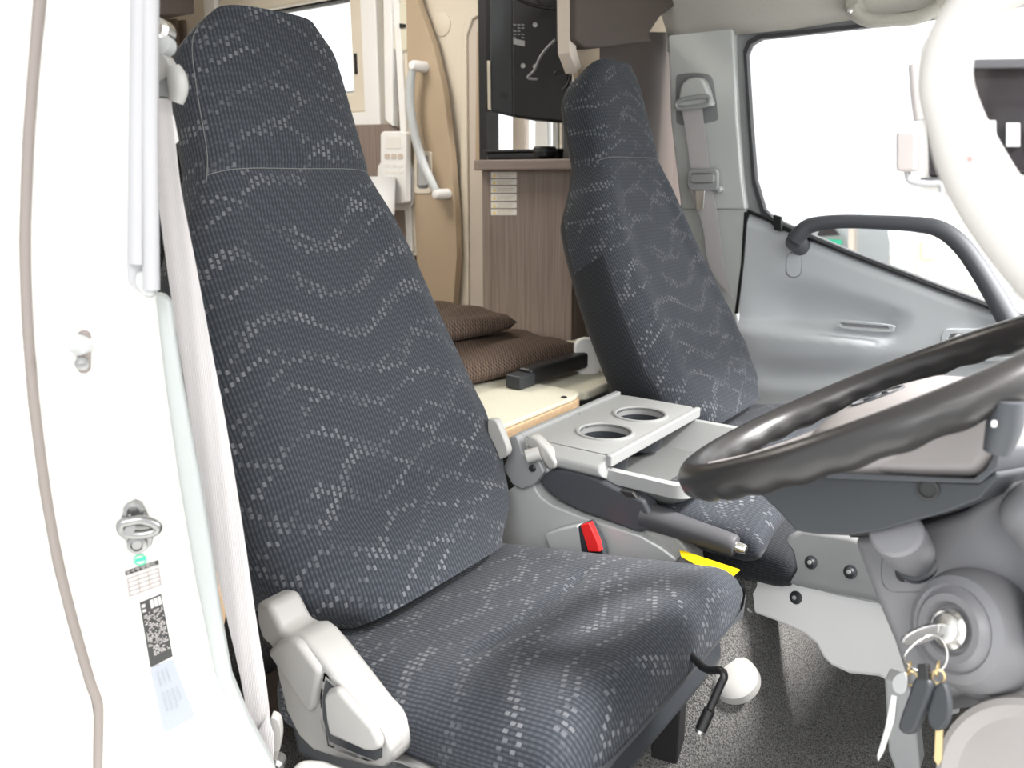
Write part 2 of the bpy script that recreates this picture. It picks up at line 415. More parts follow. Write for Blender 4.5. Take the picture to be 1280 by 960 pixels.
# entrance moulding around the tan door panel
struct(ring('trim_4', [(577, 40), (584, 16), (600, 8), (660, 6), (720, 6), (720, 430), (600, 430), (573, 430)],
            [(583, 44), (590, 24), (602, 17), (660, 15), (712, 15), (712, 420), (600, 420), (586, 420)], PY(YC-.012), .012, 'cream', bevel=.004))
struct(slab('trim_5', [(583, 44), (590, 24), (602, 17), (610, 17), (606, 205), (606, 420), (586, 420)], PY(YC-.003), .006, 'creamd', bevel=.001))
struct(slab('trim_6', [(596, 40), (600, 34), (602, 34), (600, 205), (594, 205)], PY(YC-.012), .01, 'tan', bevel=.001))
o = lathe('round_disc', hit(553, 31, PY(YC)), (0, -1, 0), [(.036, 0), (.036, .003), (.034, .004), (0, .004)], 'cream'); tag(o, 'round cream blanking cap high on the wall beside the tan door panel', 'cap')

# ================================================================== camper things
# tan door panel with grab handle and latch
dp = empty('entrance_door_panel', hit(545, 420, PY(YC-.07)), 'tan curved-edge door panel with white bow handle in the camper', 'door panel')
pl = PY(YC-.05)
slab('panel', [(507, -30), (515, -30), (521, 0), (541, 56), (554, 112), (563, 188), (569, 262), (571, 319), (568, 365), (563, 440), (525, 440), (518, 260), (508, 60)], pl, .03, 'tan', dp, .003)
pl = PY(YC-.10)
tube('bow_handle', pts([(517, 80), (513, 105), (513, 135), (519, 170), (529, 205), (540, 229), (548, 244)], pl), [.011, .014, .015, .015, .015, .014, .012], 'bowh', dp, smooth=5)
for x, y in ((518, 82), (547, 243)):
    q = hit(x, y, pl); lathe('handle_mount', q, (0, 1, 0), [(0, -.018), (.013, -.014), (.017, 0), (.018, .05)], 'white', dp, 16)
lt = ring('latch_frame', rr(517, 189, 539, 242, 4), rr(521, 194, 535, 236, 3), PY(YC-.055), .008, 'cream', dp)
slab('latch_recess', rr(521, 194, 535, 236, 3), PY(YC-.051), .004, 'greyd', lt, .001)
slab('latch_lever', rr(522, 206, 534, 232, 3), PY(YC-.062), .008, 'grey', lt, .002)
kn = lathe('porthole_knob', hit(504, 35, PY(YC-.04)), (0, -1, 0), [(.075, -.01), (.075, .004), (.07, .008), (.02, .009), (0, .009)], 'mat', None)
tag(kn, 'round cream cap with black catch half behind the tan door panel', 'knob')
slab('catch', [(499, 29), (506, 30), (506, 34), (499, 35)], PY(YC-.055), .006, 'black', kn, .001)
# remote control in its wall holder
PR_ = PY(YC-.09)
rm = empty('remote_control', hit(492, 215, PR_), 'white air conditioner remote control standing in its wall holder', 'remote control')
slab('body', rr(475, 164, 508, 255, 5), PR_, .025, 'white', rm, .006)
slab('display', rr(483, 171, 501, 186, 2), PR_, .004, 'paper', rm, .0006, lift=.0015)
for i in range(3): slab('button', rr(481+i*8.2, 192, 487.5+i*8.2, 199, 2), PR_, .004, 'creamd', rm, .0006, lift=.002)
for i in range(2):
    for j in range(3): slab('button', rr(481+j*8.2, 205+i*8, 487+j*8.2, 209+i*8, 1.5), PR_, .004, 'paper', rm, .0006, lift=.002)
rh = tag(slab('remote_holder', rr(471, 200, 516, 263, 12), PY(YC-.055), .02, 'white', None, .006), 'white plastic wall holder behind the remote control', 'holder')
cp = empty('cup_holder', hit(478, 250, PY(YC-.14)), 'white round wall cup holder beside the driver headrest', 'cup holder')
lathe('cup', hit(473, 268, PY(YC-.15)), (0, 0, 1), [(.04, -.02), (.055, .0), (.062, .10), (.062, .125), (.055, .125), (.05, .02), (0, .015)], 'white', cp)
# curtain and cupboard at the back
pts_c = []
bm = bmesh.new(); a = hit(185, 60, PX(-2.6)); yy0 = a.y; A = []
for j in range(60):
    y = yy0-.1+.40*j/59; x = -2.6+.022*sin(j*1.15)
    A.append((bm.verts.new((x, y, .9)), bm.verts.new((x, y, 1.58)), bm.verts.new((x-.01, y, 1.58)), bm.verts.new((x-.01, y, .9))))
for j in range(59):
    for k in range(4): bm.faces.new((A[j][k], A[j+1][k], A[j+1][(k+1) % 4], A[j][(k+1) % 4]))
tag(mk('curtain', bm, 'curtain'), 'gathered brown curtain at the back behind the driver belt guide', 'curtain')
o = slab('overhead_cupboard', [(150, -60), (243, -60), (243, 17), (195, 19), (150, 22)], PX(-2.1), .35, 'woodd', None, .004)
tag(o, 'dark overhead cupboard at top left above the curtain', 'cupboard')

# wardrobe with counter
YD = 1.10
wd = empty('wardrobe', hit(655, 420, PY(YD)), 'taupe wood cabinet with rounded counter behind the passenger seat', 'cabinet')
x0 = hit(601, 215, PY(YD)).x; x1 = hit(716, 300, PY(YD)).x; xg = hit(614, 300, PY(YD)).x; zt = hit(655, 213, PY(YD)).z
box('corner_post', (x0, YD+.004, .06), (xg-.003, YC-.03, zt), 'wood', wd, .002)
box('front_panel', (xg, YD, .06), (x1, YD+.018, zt), 'wood', wd, .002)
box('side_panel', (x1-.018, YD+.019, .06), (x1, YC-.03, zt), 'wood', wd, .002)
q0 = hit(585, 208, PY(YD-.05)); q1 = hit(713, 208, PY(YD-.05))
ct = rr(q0.x, YD-.05, q1.x+.03, YC-.03, .04)
mk('counter', prism_bm([V((x, y, zt)) for x, y in ct], (0, 0, .028)), 'woodh', wd, .004)
ZT = zt+.028
for k, (ya, yb) in enumerate(((215, 222.5), (224, 231), (232.5, 241), (242.5, 251), (253, 260), (261.5, 269))):
    q = empty('warning_label', hit(630, yb, PY(YD)), ['topmost', 'second from the top', 'third from the top', 'fourth from the top', 'fifth from the top', 'lowest'][k] + ' of the six cream labels on the cabinet', 'label', 'cream warning labels on the cabinet')
    slab('label_sheet', [(614, ya), (646, ya), (646, yb), (614, yb)], PY(YD), .001, 'paper', q, 0, lift=.0012)
    m = (ya+yb)/2
    slab('warning_mark', [(616.5, m+2.4), (620, m+2.4), (618.2, m-2.2)], PY(YD), .0005, 'yellow', q, 0, lift=.0018)
    for e in ((-1.6, 0), (1.2, 3)): slab('print_line', [(622, m+e[0]), (642-e[1], m+e[0]), (642-e[1], m+e[0]+.9), (622, m+e[0]+.9)], PY(YD), .0005, 'creamd', q, 0, lift=.0018)
# things on the counter
tr = empty('black_tray', hit(650, 200, PY(YD+.02)), 'flat black tray lying on the wooden counter under the television', 'tray')
xa = hit(607, 195, PY(YD+.02)).x; xb = hit(706, 195, PY(YD+.02)).x
mk('dish', prism_bm([V((x, y, ZT)) for x, y in rr(xa+.01, YD+.0, xb-.01, YD+.11, .02)], (0, 0, .022)), 'black', tr, .006)
mk('rim', prism_bm([V((x, y, ZT+.020)) for x, y in rr(xa, YD-.008, xb, YD+.118, .025)], (0, 0, .007)), 'black', tr, .002)
c = hit(681, 195, PY(YD-.02)); pk = empty('antenna_puck', (c.x, c.y, ZT), 'small round black puck in front of the black tray on the counter', 'puck')
lathe('body', (c.x, c.y, ZT), (0, 0, 1), [(.018, 0), (.029, .008), (.031, .02), (.031, .028), (.028, .032), (0, .033)], 'black', pk)
lathe('ring', (c.x, c.y, ZT), (0, 0, 1), [(.0312, .018), (.0322, .019), (.0322, .022), (.0312, .023)], 'dark', pk, 32, None, False, False)

# television seen from behind
pn = PN((.45, -1, 0), hit(640, 100, PY(1.05)))
tv = empty('television', hit(660, 150, pn), 'black flat television seen from behind above the counter', 'television')
slab('screen_frame', [(606, -60), (613, -60), (613, 140), (606, 137)], PN((.45, -1, 0), hit(640, 100, PY(1.07))), .02, 'black', tv, .002)
slab('side_shell', [(612, -60), (641, -60), (642, 146), (628, 143), (612, 139)], pn, .05, 'dark', tv, .006)
bk = slab('back_shell', [(640, -60), (713, -40), (713, 152), (700, 153), (665, 150), (641, 146)], pn, .06, 'black', tv, .008, lift=.012)
slab('side_strip', [(609, 76), (613, 76), (614, 138), (610, 137)], pn, .004, 'cream', tv, .001, lift=.002)
for k in range(5):
    for j in range(3):
        if (k*3+j) % 5 == 3: continue
        slab('print', [(643+j*5, 31+k*4), (646.5+j*5, 31.6+k*4), (646.5+j*5, 33+k*4), (643+j*5, 32.4+k*4)], pn, .0008, 'greyd', bk, 0, lift=.013)
slab('rating_label', [(643, 49), (657, 52), (657, 59), (643, 56)], pn, .001, 'grey', bk, 0, lift=.013)
for x, y in ((670, 32), (655, 83), (670, 84)): lathe('screw', hit(x, y, pn)+pn[0]*.012, pn[0], [(.006, 0), (.006, .002), (0, .003)], 'steel', bk, 12)
lathe('jack', hit(629, 119, pn), pn[0], [(.009, 0), (.009, .002), (0, .002)], 'ink', tv, 14)
def cable(name, px, pl, r, mat, label, cat='cable', parent=None):
    o = tube(name, pts(px, pl), r, mat, parent, 8, 6)
    return tag(o, label, cat) if label else o
pc = PN((.45, -1, 0), hit(700, 60, PY(1.0)))
cable('television_cable', [(694, 50), (682, 62), (674, 74), (668, 88), (660, 97), (672, 99)], pc, .0035, 'greyd', 'thin grey cable curling across the television back')
cable('loop_cable', [(640, -5), (664, 6), (690, 10), (704, 2), (694, -8), (672, -3), (678, 7), (700, 12), (712, 4)], pc, .004, 'black', 'black cable coil above the television')
cable('mount_cable', [(722, 84), (712, 86), (702, 90), (693, 93), (700, 88), (712, 96), (708, 108), (704, 112), (716, 110)], pc, .0035, 'black', 'black cable looped beside the passenger headrest')
ar = empty('wall_bracket', hit(708, 40, pc), 'grey metal television arm between screen and cream post', 'mount')
tube('upright', pts([(709, -40), (708.5, 200)], PN((.45, -1, 0), hit(700, 60, PY(1.12)))), .016, 'greyd', ar, 4)
tube('clamp', pts([(706, 84), (716, 84)], pc), .012, 'greyd', ar, 10)
# cream bunk post and dark bunk underside
PB = PX(-.31)
struct(slab('trim_7', [(711, -40), (720, -40), (720.5, 60), (727, 84), (722, 92), (712, 66)], PX(-.285), .03, 'creamd', bevel=.002))
struct(slab('trim_8', [(718, 48), (750, 60), (749, 110), (728, 110)], PX(-.315), .02, 'tan', bevel=.002))
struct(slab('wall_partition', [(744, 40), (875, 40), (875, 260), (905, 560), (744, 560)], PX(-.34), .03, 'bunk', bevel=.002))
ov = slab('bunk_underside', [(720, -90), (905, -90), (866, -2), (846, 6), (826, 21), (812, 42), (816, 51), (750, 60), (732, 60), (720, 50)], PX(-.27), .05, 'bunk', None, .006)
struct(ov)
struct(box('ceiling', (-.36, -.50, 1.50), (.88, 1.35, 1.55), 'bunk', bevel=0))
# side of overcab: closes the gap above the bunk board
# ledge with mat, ply edge, mesh cushions
lg = empty('bed_board', (-.45, .6, .44), 'cream matted bed board with pale plywood front edge', 'board')
ZL = .525
o2 = [(-.9, -.15), (-.137, -.15), (-.137, .575), (-.147, .606), (-.175, .616), (-.9, .616)]
mk('plywood', prism_bm([V((x, y, ZL-.010)) for x, y in o2], (0, 0, -.030)), 'ply', lg, .003)
mk('mat', prism_bm([V((x-.002 if x > -.2 else x, y, ZL)) for x, y in o2], (0, 0, -.0095)), 'mat', lg, .003)
mk('rear_mat', prism_bm([V((x, y, ZL-.012)) for x, y in ((-.9, .620), (-.19, .620), (-.16, .66), (-.17, 1.2), (-.30, 1.34), (-.49, 1.34), (-.49, 1.085), (-.9, 1.085))], (0, 0, -.02)), 'mat', lg, .006)
lathe('stud', hit(705, 497, PZ(ZL)), (0, 0, 1), [(.006, 0), (.006, .002), (0, .003)], 'ink', lg, 12)
box('support', (-.88, .25, .06), (-.30, 1.0, .484), 'woodd', lg, .002)
def cushion(name, c, ex, ey, h, mat, label, cat, amp=.006, seed=0, group=None):
    n = 26; rings = []; c = V(c); ex = V(ex); ey = V(ey)
    bm = bmesh.new(); top = {}; bot = {}
    for i in range(n+1):
        for j in range(n+1):
            u, v = 2*i/n-1, 2*j/n-1
            e = max(0, (1-abs(u)**6))*max(0, (1-abs(v)**6)); e = e**.45
            # rounded plan corners
            k = 1-.06*(abs(u)**4)*(abs(v)**4)*1.0
            q = c+ex*u*k+ey*v*k
            wv = amp*(sin(u*5+v*3+seed)+.6*sin(v*9-u*4+seed*2))
            top[i, j] = q+V((0, 0, h*.5+h*.5*e+wv*e)); bot[i, j] = q+V((0, 0, h*.5-h*.5*e*1))
    T = {k_: bm.verts.new(v) for k_, v in top.items()}; B = {k_: bm.verts.new(v) for k_, v in bot.items()}
    for i in range(n):
        for j in range(n):
            bm.faces.new((T[i, j], T[i+1, j], T[i+1, j+1], T[i, j+1])); bm.faces.new((B[i, j], B[i, j+1], B[i+1, j+1], B[i+1, j]))
    bmesh.ops.remove_doubles(bm, verts=bm.verts[:], dist=.0003)
    return tag(mk(name, bm, mat, ang=180), label, cat, group)
pa = hit(597, 488, PZ(ZL)); pb = hit(725, 458, PZ(ZL)); d = (pb-pa); dn = d.normalized(); pr = V((-dn.y, dn.x, 0))
ctr = (pa+pb)/2
cushion('mesh_cushion', ctr-dn*.10+pr*.15+V((0, 0, .001)), dn*.30, pr*.145, .062, 'brownmesh', 'brown mesh cushion lying lower on the bed board', 'cushion', .005, 1, 'brown mesh cushions on the bed board')
cushion('mesh_cushion', ctr-dn*.20+pr*.27+V((0, 0, .068)), dn*.30, pr*.15, .055, 'brownmesh', 'brown mesh cushion lying on top further back', 'cushion', .006, 3, 'brown mesh cushions on the bed board')
# black folded sun shade bar
a = hit(655, 471, PZ(ZL+.02)); b_ = hit(728, 449, PZ(ZL+.02)); dd = (b_-a).normalized(); pp = V((-dd.y, dd.x, 0))
um = empty('folding_case', a, 'slim black folded case in front of the brown cushions', 'case')
obox('case_body', (a+b_)/2, dd*((b_-a).length/2), pp*.018, V((0, 0, .018)), 'black', um, .007)
obox('end_clip', a-dd*.012+V((0, 0, -.004)), dd*.026, pp*.02, V((0, 0, .014)), 'dark', um, .004)
o = slab('white_hinge_cover', rr(719, 423, 752, 470, 12), PN((.7, -.7, 0), hit(735, 450, PZ(ZL+.02))), .02, 'white', None, .004)
tag(o, 'small white rounded plastic cover between cabinet and passenger seat', 'cover')

# ================================================================== passenger side of the cab
door = empty('door_1', hit(1000, 500, PY(YW)), kind='structure')
BELT = [(934, 268), (960, 279), (1010, 301), (1060, 322), (1120, 345), (1180, 368), (1235, 388), (1300, 410), (1400, 446)]
def beltY(x):
    for (a, b_), (c, d_) in zip(BELT, BELT[1:]):
        if x <= c: return b_+(d_-b_)*(x-a)/(c-a)
    return BELT[-1][1]
bm = bmesh.new(); nx, ny = 110, 90; G = []
for i in range(nx+1):
    row = []
    xp = 934+(1400-934)*i/nx
    for j in range(ny+1):
        t = j/ny; yb = beltY(xp); yp = yb+(760-yb)*t
        xl = xp if yp < 300 else xp
        x_ = xp - (10*sst(268, 400, yp) if i < 8 else 0)*(1-i/8 if i < 8 else 0)
        d_ = -.012*sst(0, .02, t)+.012          # small lip at the belt line
        yl = 402+.10*(xp-945)                   # shelf of the arm rest
        endx = 1-sst(1105, 1152, xp+ max(0, abs(yp-385)-10)*.9)
        up_ = yl-70+max(0, (xp-1000))*.25
        s = sst(up_, yl-8, yp)*(1-sst(yl-3, yl+13, yp))*endx*sst(930, 990, xp)
        d_ += .040*s
        d_ -= .022*sst(yl-3, yl+12, yp)*(1-sst(yl+12, yl+75, yp))*endx
        d_ += .016*sst(440, 472, yp)*(1-sst(472, 492, yp))*sst(940, 970, xp)
        d_ += .006*sst(486, 500, yp)
        q = hit(x_, yp, PY(YW)); row.append(bm.verts.new((q.x, YW+d_, q.z)))
    G.append(row)
for i in range(nx):
    for j in range(ny): bm.faces.new((G[i][j], G[i+1][j], G[i+1][j+1], G[i][j+1]))
mk('door_panel', bm, 'trim', door, ang=180)
slab('oval_cap', rr(983, 316, 1001, 346, 8.5), PY(YW), .003, 'trim', door, .001, lift=.0015)
ring('cap_groove', rr(982, 315, 1002, 347, 9), rr(983.2, 316.2, 1000.8, 345.8, 8.5), PY(YW), .002, 'greyd', door, 0)
gp = PY(YW-.012)
ring('arm_rest_slot', [(1046, 402), (1052, 400), (1112, 406), (1117, 411), (1110, 415), (1052, 410)], [(1050, 403.5), (1054, 402.5), (1109, 408), (1112, 411), (1107, 412.5), (1055, 408)], gp, .006, 'trim', door, .001, 3)
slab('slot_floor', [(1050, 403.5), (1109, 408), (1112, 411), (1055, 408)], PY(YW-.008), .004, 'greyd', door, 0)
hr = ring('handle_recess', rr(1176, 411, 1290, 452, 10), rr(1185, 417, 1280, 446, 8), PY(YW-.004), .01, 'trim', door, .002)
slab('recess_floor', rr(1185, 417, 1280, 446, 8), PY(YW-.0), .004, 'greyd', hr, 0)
slab('door_lever', rr(1189, 419, 1206, 440, 8), PY(YW-.02), .014, 'grey', hr, .004)
slab('door_lever', rr(1206, 426, 1275, 436, 3), PY(YW-.02), .010, 'dark', hr, .003)
# curved dark pull bar
tube('pull_bar', pts([(993, 300), (1003, 289), (1016, 281), (1050, 277), (1100, 278), (1150, 281), (1178, 288), (1203, 308), (1226, 340), (1245, 372), (1262, 402), (1275, 420)], PY(YW-.055)),
     [.020, .020, .018, .016, .016, .017, .0185, .0195, .020, .021, .023, .026], 'bar', door, 18, 5)
for x, y in ((992, 302), (1268, 412)):
    q = hit(x, y, PY(YW-.055)); tube('bar_foot', [q, q+V((0, .06, -.015))], [.020, .023], 'bar', door, 18)
lk = slab('lock_plunger', [(966, 268), (976, 271), (977, 290), (967, 287)], PY(YW-.02), .015, 'black', door, .002)
# belt-line seals and window frame of the door
def strip(name, px, w_, pl, depth, mat, parent, lift=0):
    a = [(x, y-w_/2) for x, y in px]; b2 = [(x, y+w_/2) for x, y in reversed(px)]
    return slab(name, a+b2, pl, depth, mat, parent, .001, lift=lift)
strip('glass_seal', [(x, y-4) for x, y in BELT], 3.5, PY(YW-.004), .02, 'black', door)
strip('glass_seal', [(x, y-8) for x, y in BELT], 4, PY(YW+.01), .02, 'greyd', door)
INN = [(933, 68), (938, 56), (950, 49), (1120, 30), (1400, -12), (1400, 440), (1235, 381), (1060, 314), (972, 279), (955, 262), (944, 225), (938, 150)]
OUT = [(915, 62), (917, 42), (940, 32), (1120, 11), (1400, -40), (1400, 470), (1235, 400), (1060, 330), (960, 300), (934, 272), (926, 225), (920, 150)]
ring('window_frame', OUT, INN, PY(YW+.012), .03, 'greyd', door, .005)
ring('window_seal', [(x+(-4 if x < 1000 else 0), y+(-5 if y < 200 else 5)) for x, y in INN], INN, PY(YW+.006), .02, 'rubber', door, .002)
slab('window_pane', [(925, 40), (1400, -30), (1400, 460), (930, 280)], PY(YW+.035), .003, 'glass', door, 0)
# B pillar trim
struct(slab('trim_9', [(834, 30), (916, 30), (917, 60), (921, 150), (927, 225), (932, 262), (851, 262), (838, 150)], PY(YW-.012), .05, 'pillar', bevel=.006))
struct(slab('trim_10', [(832, 255), (933, 262), (929, 330), (920, 390), (940, 480), (940, 640), (832, 640)], PY(YW-.004), .05, 'pillar', bevel=.006))
strip_px = [(931, 268), (927, 330), (920, 385)]
struct(slab('trim_11', [(930, 265), (934, 265), (929, 330), (922, 392), (918, 392), (926, 330)], PY(YW-.006), .02, 'black', bevel=.001))
struct(slab('wall_side', [(832, -120), (1500, -200), (1500, -40), (1400, -36), (1120, 14), (940, 36), (916, 46), (916, 66), (834, 66)], PY(YW+.01), .04, 'pillar', bevel=.002))
struct(slab('wall_side', [(832, 600), (1500, 500), (1500, 900), (832, 1200)], PY(YW+.04), .04, 'trim', bevel=.002))
# headliner: curved from door top up and inward
prof = [(YW+.0, hit(900, 46, PY(YW)).z), (YW-.03, 1.315), (YW-.08, 1.37), (YW-.16, 1.42), (YW-.3, 1.455), (.5, 1.465), (-.42, 1.44)]
bm = bmesh.new(); R_ = []
for k in range(28):
    x = -.31+1.18*k/27
    hump = .0
    R_.append([bm.verts.new((x, y, z + (.05*max(0, x)*(1 if i < 3 else .4)))) for i, (y, z) in enumerate(prof)])
for k in range(27):
    for i in range(len(prof)-1): bm.faces.new((R_[k][i], R_[k+1][i], R_[k+1][i+1], R_[k][i+1]))
ob = mk('ceiling', bm, 'headliner', ang=180); struct(ob); sd_ = ob.modifiers.new('s', 'SOLIDIFY'); sd_.thickness = .01; sd_.offset = 1
gh = empty('ceiling_grab_handle', hit(1100, 20, PY(YW-.08)), 'beige grab handle on the roof lining above the passenger window', 'handle')
tube('grip', pts([(1068, 8), (1072, 18), (1090, 26), (1120, 25), (1150, 21), (1175, 8)], PY(YW-.06)), [.014, .015, .014, .013, .014, .015], 'headliner', gh, 14, 5)
for x, y in ((1066, 6), (1176, 6)): lathe('mount', hit(x, y, PY(YW-.05)), (0, -1, .3), [(.02, -.03), (.02, 0), (.012, .01), (0, .012)], 'headliner', gh, 16)
lathe('screw', hit(1062, 13, PY(YW-.08)), (0, -1, 0), [(.006, -.02), (.007, 0), (0, .003)], 'silver', gh, 12)

# passenger belt
pbq = PY(YW-.03)
pb_ = empty('passenger_seat_belt', hit(900, 380, pbq), 'light grey seat belt hanging on the far pillar beside the passenger seat', 'seat belt')
slab('guide_recess', [(845, 100), (850, 93), (872, 91), (888, 95), (893, 110), (897, 140), (893, 152), (850, 156), (845, 140)], PY(YW-.013), .004, 'greyd', pb_, .001, 3)
slab('guide_cap', [(848, 122), (851, 106), (860, 98), (875, 97), (882, 108), (886, 122), (886, 132), (847, 133)], PY(YW-.045), .035, 'pillar', pb_, .008, 3)
tube('guide_loop', pts([(849, 126), (867, 122), (885, 121), (887, 126), (884, 131), (866, 134), (849, 136), (845, 131)], PY(YW-.05)), .0055, 'grey', pb_, 10, 4, True)
def ribbon(name, Lpx, Rpx, pl, mat, parent, th=.0014):
    L, R = cr(pts(Lpx, pl), 4, False), cr(pts(Rpx, pl), 4, False)
    bm = bmesh.new(); n = pl[0]; q = []
    for a, b2 in zip(L, R): q.append([bm.verts.new(a), bm.verts.new(b2), bm.verts.new(b2-n*th), bm.verts.new(a-n*th)])
    for i in range(len(q)-1):
        for k in range(4): bm.faces.new((q[i][k], q[i][(k+1) % 4], q[i+1][(k+1) % 4], q[i+1][k]))
    bm.faces.new(q[0][::-1]); bm.faces.new(q[-1])
    return mk(name, bm, mat, parent, ang=40)
ribbon('webbing', [(851, 130), (857, 165), (863, 210)], [(877, 130), (881, 165), (887, 212)], pbq, 'belt', pb_)
ribbon('webbing', [(861, 238), (872, 262), (880, 290), (884, 325), (895, 350)], [(890, 236), (897, 272), (903, 320), (909, 350), (916, 372)], pbq, 'belt', pb_)
ring('tongue_plate', rr(859, 211, 897, 238, 6), rr(864, 217, 890, 229, 3), PY(YW-.045), .012, 'grey', pb_, .003)
slab('tongue_bar', rr(863, 218, 892, 228, 3), PY(YW-.050), .008, 'grey', pb_, .002)
slab('tongue', [(869, 238), (881, 238), (879, 262), (870, 262)], PY(YW-.040), .004, 'silver', pb_, .001)
lathe('stop_button', hit(898, 237, pbq), (0, -1, 0), [(.008, -.02), (.009, .0), (.006, .004), (0, .005)], 'grey', pb_, 14)

# ================================================================== seats
K = [-.075, -.05, -.015, .05, .15, .33, .52, .62, .66, .72, .85, .93, .975, 1.0]
W = [.125, .170, .212, .238, .247, .232, .208, .186, .165, .144, .136, .130, .120, .100]
def lerp(x, xs, ys):
    for i in range(len(xs)-1):
        if x <= xs[i+1]: return ys[i]+(ys[i+1]-ys[i])*(x-xs[i])/(xs[i+1]-xs[i])
    return ys[-1]
def make_seat(name, X0, Y0, Z0, lean, label, driver):
    e = empty(name, (X0+.1, Y0, FLOOR), label, 'seat', 'cab seats')
    S, TB, TH, CURV = .797, .172, .119, .134
    a = radians(lean); nf = V((cos(a), 0, sin(a)))
    NS, NR = 90, 72
    def spine(s): return V((X0-s*S*sin(a)+CURV*s*abs(s), Y0, Z0+s*S*cos(a)))
    def ringat(s):
        ww = sum(lerp(max(-.075, min(1, s+q*.008)), K, W) for q in range(-4, 5))/9
        if s > .93: ww *= 1-.22*((s-.93)/.07)**3
        t = TB if s < .6 else lerp(s, [.6, .75, .93, .98, 1], [TB, TH, TH*.98, TH*.85, TH*.5])
        if s < .03: t *= .6+.4*math.sqrt(max(0, (s+.075)/.105))
        out = []
        for j in range(NR):
            th = 2*pi*j/NR; c, s_ = cos(th), sin(th)
            cu = math.copysign(abs(c)**(2/3.4), c); cv = math.copysign(abs(s_)**(2/3.0), s_)
            off = (cv-1)*t/2
            if s_ > 0:     # front: bolsters, lumbar swell, tucked seams
                y = abs(cu)
                body = sst(.0, .1, s)*(1-sst(.6, .7, s))
                off -= .016*body*(1-sst(.45, .8, y))
                off += .014*math.exp(-((s-.22)/.12)**2)*(1-y*y)
                off -= .004*math.exp(-((s-.71)/.008)**2)
                off -= .012*math.exp(-((s-.70)/.05)**2)*(1-y*y)
                off -= .0035*math.exp(-((y-.80)/.03)**2)*body
                off += .0022*sin(s*60+cu*3)*math.exp(-((s-.10)/.1)**2)
            out.append(spine(s)+nf*off+V((0, ww*cu, 0)))
        return out
    ss = [-.075+1.075*i/NS for i in range(NS+1)]
    rings = [ringat(s) for s in ss]
    per = [0]
    def uvs(i, j):
        r = rings[i]; acc = U_[i]; return (acc[j], ss[i]*S+ (0 if driver else .13))
    U_ = []
    for r in rings:
        h = [0]
        for j in range(NR): h.append(h[-1]+(r[(j+1) % NR]-r[j]).length)
        m = h[NR//4]; U_.append([x-m for x in h])
    def midx(i, j):
        th = 2*pi*(j+.5)/NR
        s = ss[min(i, NS)]
        return 0 if (sin(th) > -.25 and (s > .45 or driver or sin(th) > .35)) else 1
    loft('backrest', rings, None, e, True, True, 50, uvs, [MT['fabric'], MT['sidefab']], midx)
    # thread along the head seam and the side seam of the cover
    def surf(s, j): r = ringat(s); return r[j]
    n_ = nf*.0008
    tube('cover_seam', [surf(.712, j)+n_ for j in range(5, NR//2-4)], .0006, 'matg', e, 6)
    for jj in ((4,) if not driver else (NR//2-5,)):
        tube('cover_seam', [surf(.70+.27*k/14, jj)+n_ for k in range(15)], .0006, 'matg', e, 6)
    # cushion
    NC = 64; CL = .455; xb = X0-.085; HW = .232; ZC = Z0-.093
    rings2 = []; NRc = 72; us = []
    TILT = radians(10)
    for i in range(NC+1):
        t = i/NC; s = t*CL
        # plan rounding at both ends
        if s > CL-.055: k_ = (s-(CL-.055))/.055; wf = 1-.20*(1-math.sqrt(max(0, 1-k_**2.6))); hf = math.sqrt(max(0, 1-k_**2.4))
        elif s < .03: k_ = 1-s/.03; wf = 1-.1*(1-math.sqrt(max(0, 1-k_**2.4))); hf = math.sqrt(max(.0, 1-k_**2.4))
        else: wf = hf = 1
        wd_ = HW*wf*(1-.02*sst(.3, 0, t)); r = []
        hh = .135*max(hf, .18)
        for j in range(NRc):
            th = 2*pi*j/NRc; c, s_ = cos(th), sin(th)
            cu = math.copysign(abs(c)**(2/4.2), c); cv = math.copysign(abs(s_)**(2/3.2), s_)
            z = ZC + s*sin(TILT) - .0675 + (hh/2)*cv - (.012*(1-hf) if s > .2 else 0)
            if s_ > 0:
                y = abs(cu)
                z -= .006*(1-sst(.4, .85, y))*sst(0, .1, t)*(1-sst(.75, .95, t))
                z += .003*math.exp(-((t-.80)/.2)**2)*(1-y**4)
                z -= .008*math.exp(-(((t-.50)-.10*(1-y))/.016)**2)*(1-sst(.45, .62, y))
                z -= .006*math.exp(-((y-.56)/.028)**2)*sst(.02, .1, t)*(1-sst(.42, .55, t))
            else: z += .028*sst(CL-.2, CL, s)
            x = xb+s*cos(TILT)
            r.append(V((x, Y0+wd_*cu, z)))
        rings2.append(r)
    U2 = []
    for r in rings2:
        h = [0]
        for j in range(NRc): h.append(h[-1]+(r[(j+1) % NRc]-r[j]).length)
        m = h[NRc//4]; U2.append([x-m for x in h])
    VL = [0]
    for i in range(NC): VL.append(VL[-1]+(rings2[i+1][NRc//4]-rings2[i][NRc//4]).length)
    loft('cushion', rings2, None, e, True, True, 60, lambda i, j: (U2[i][j], VL[i]+.4), [MT['fabric'], MT['sidefab']], lambda i, j: 0 if sin(2*pi*(j+.5)/NRc) > -.8 else 1)
    obox('seat_pan', (xb+CL*.47, Y0, ZC-.125+CL*.47*sin(TILT)), V((cos(TILT), 0, sin(TILT)))*CL*.45, (0, HW-.02, 0), V((-sin(TILT), 0, cos(TILT)))*.035, 'dark', e, .018)
    for sy in (-1, 1):
        box('slide_rail', (xb+.02, Y0+sy*.17-.02, FLOOR+.0), (xb+CL-.05, Y0+sy*.17+.02, FLOOR+.03), 'steel', e, .003)
        for xx in (.08, .34): box('leg', (xb+xx, Y0+sy*.17-.012, FLOOR+.03), (xb+xx+.04, Y0+sy*.17+.012, ZC-.13+xx*.17), 'black', e, .003)
    return e
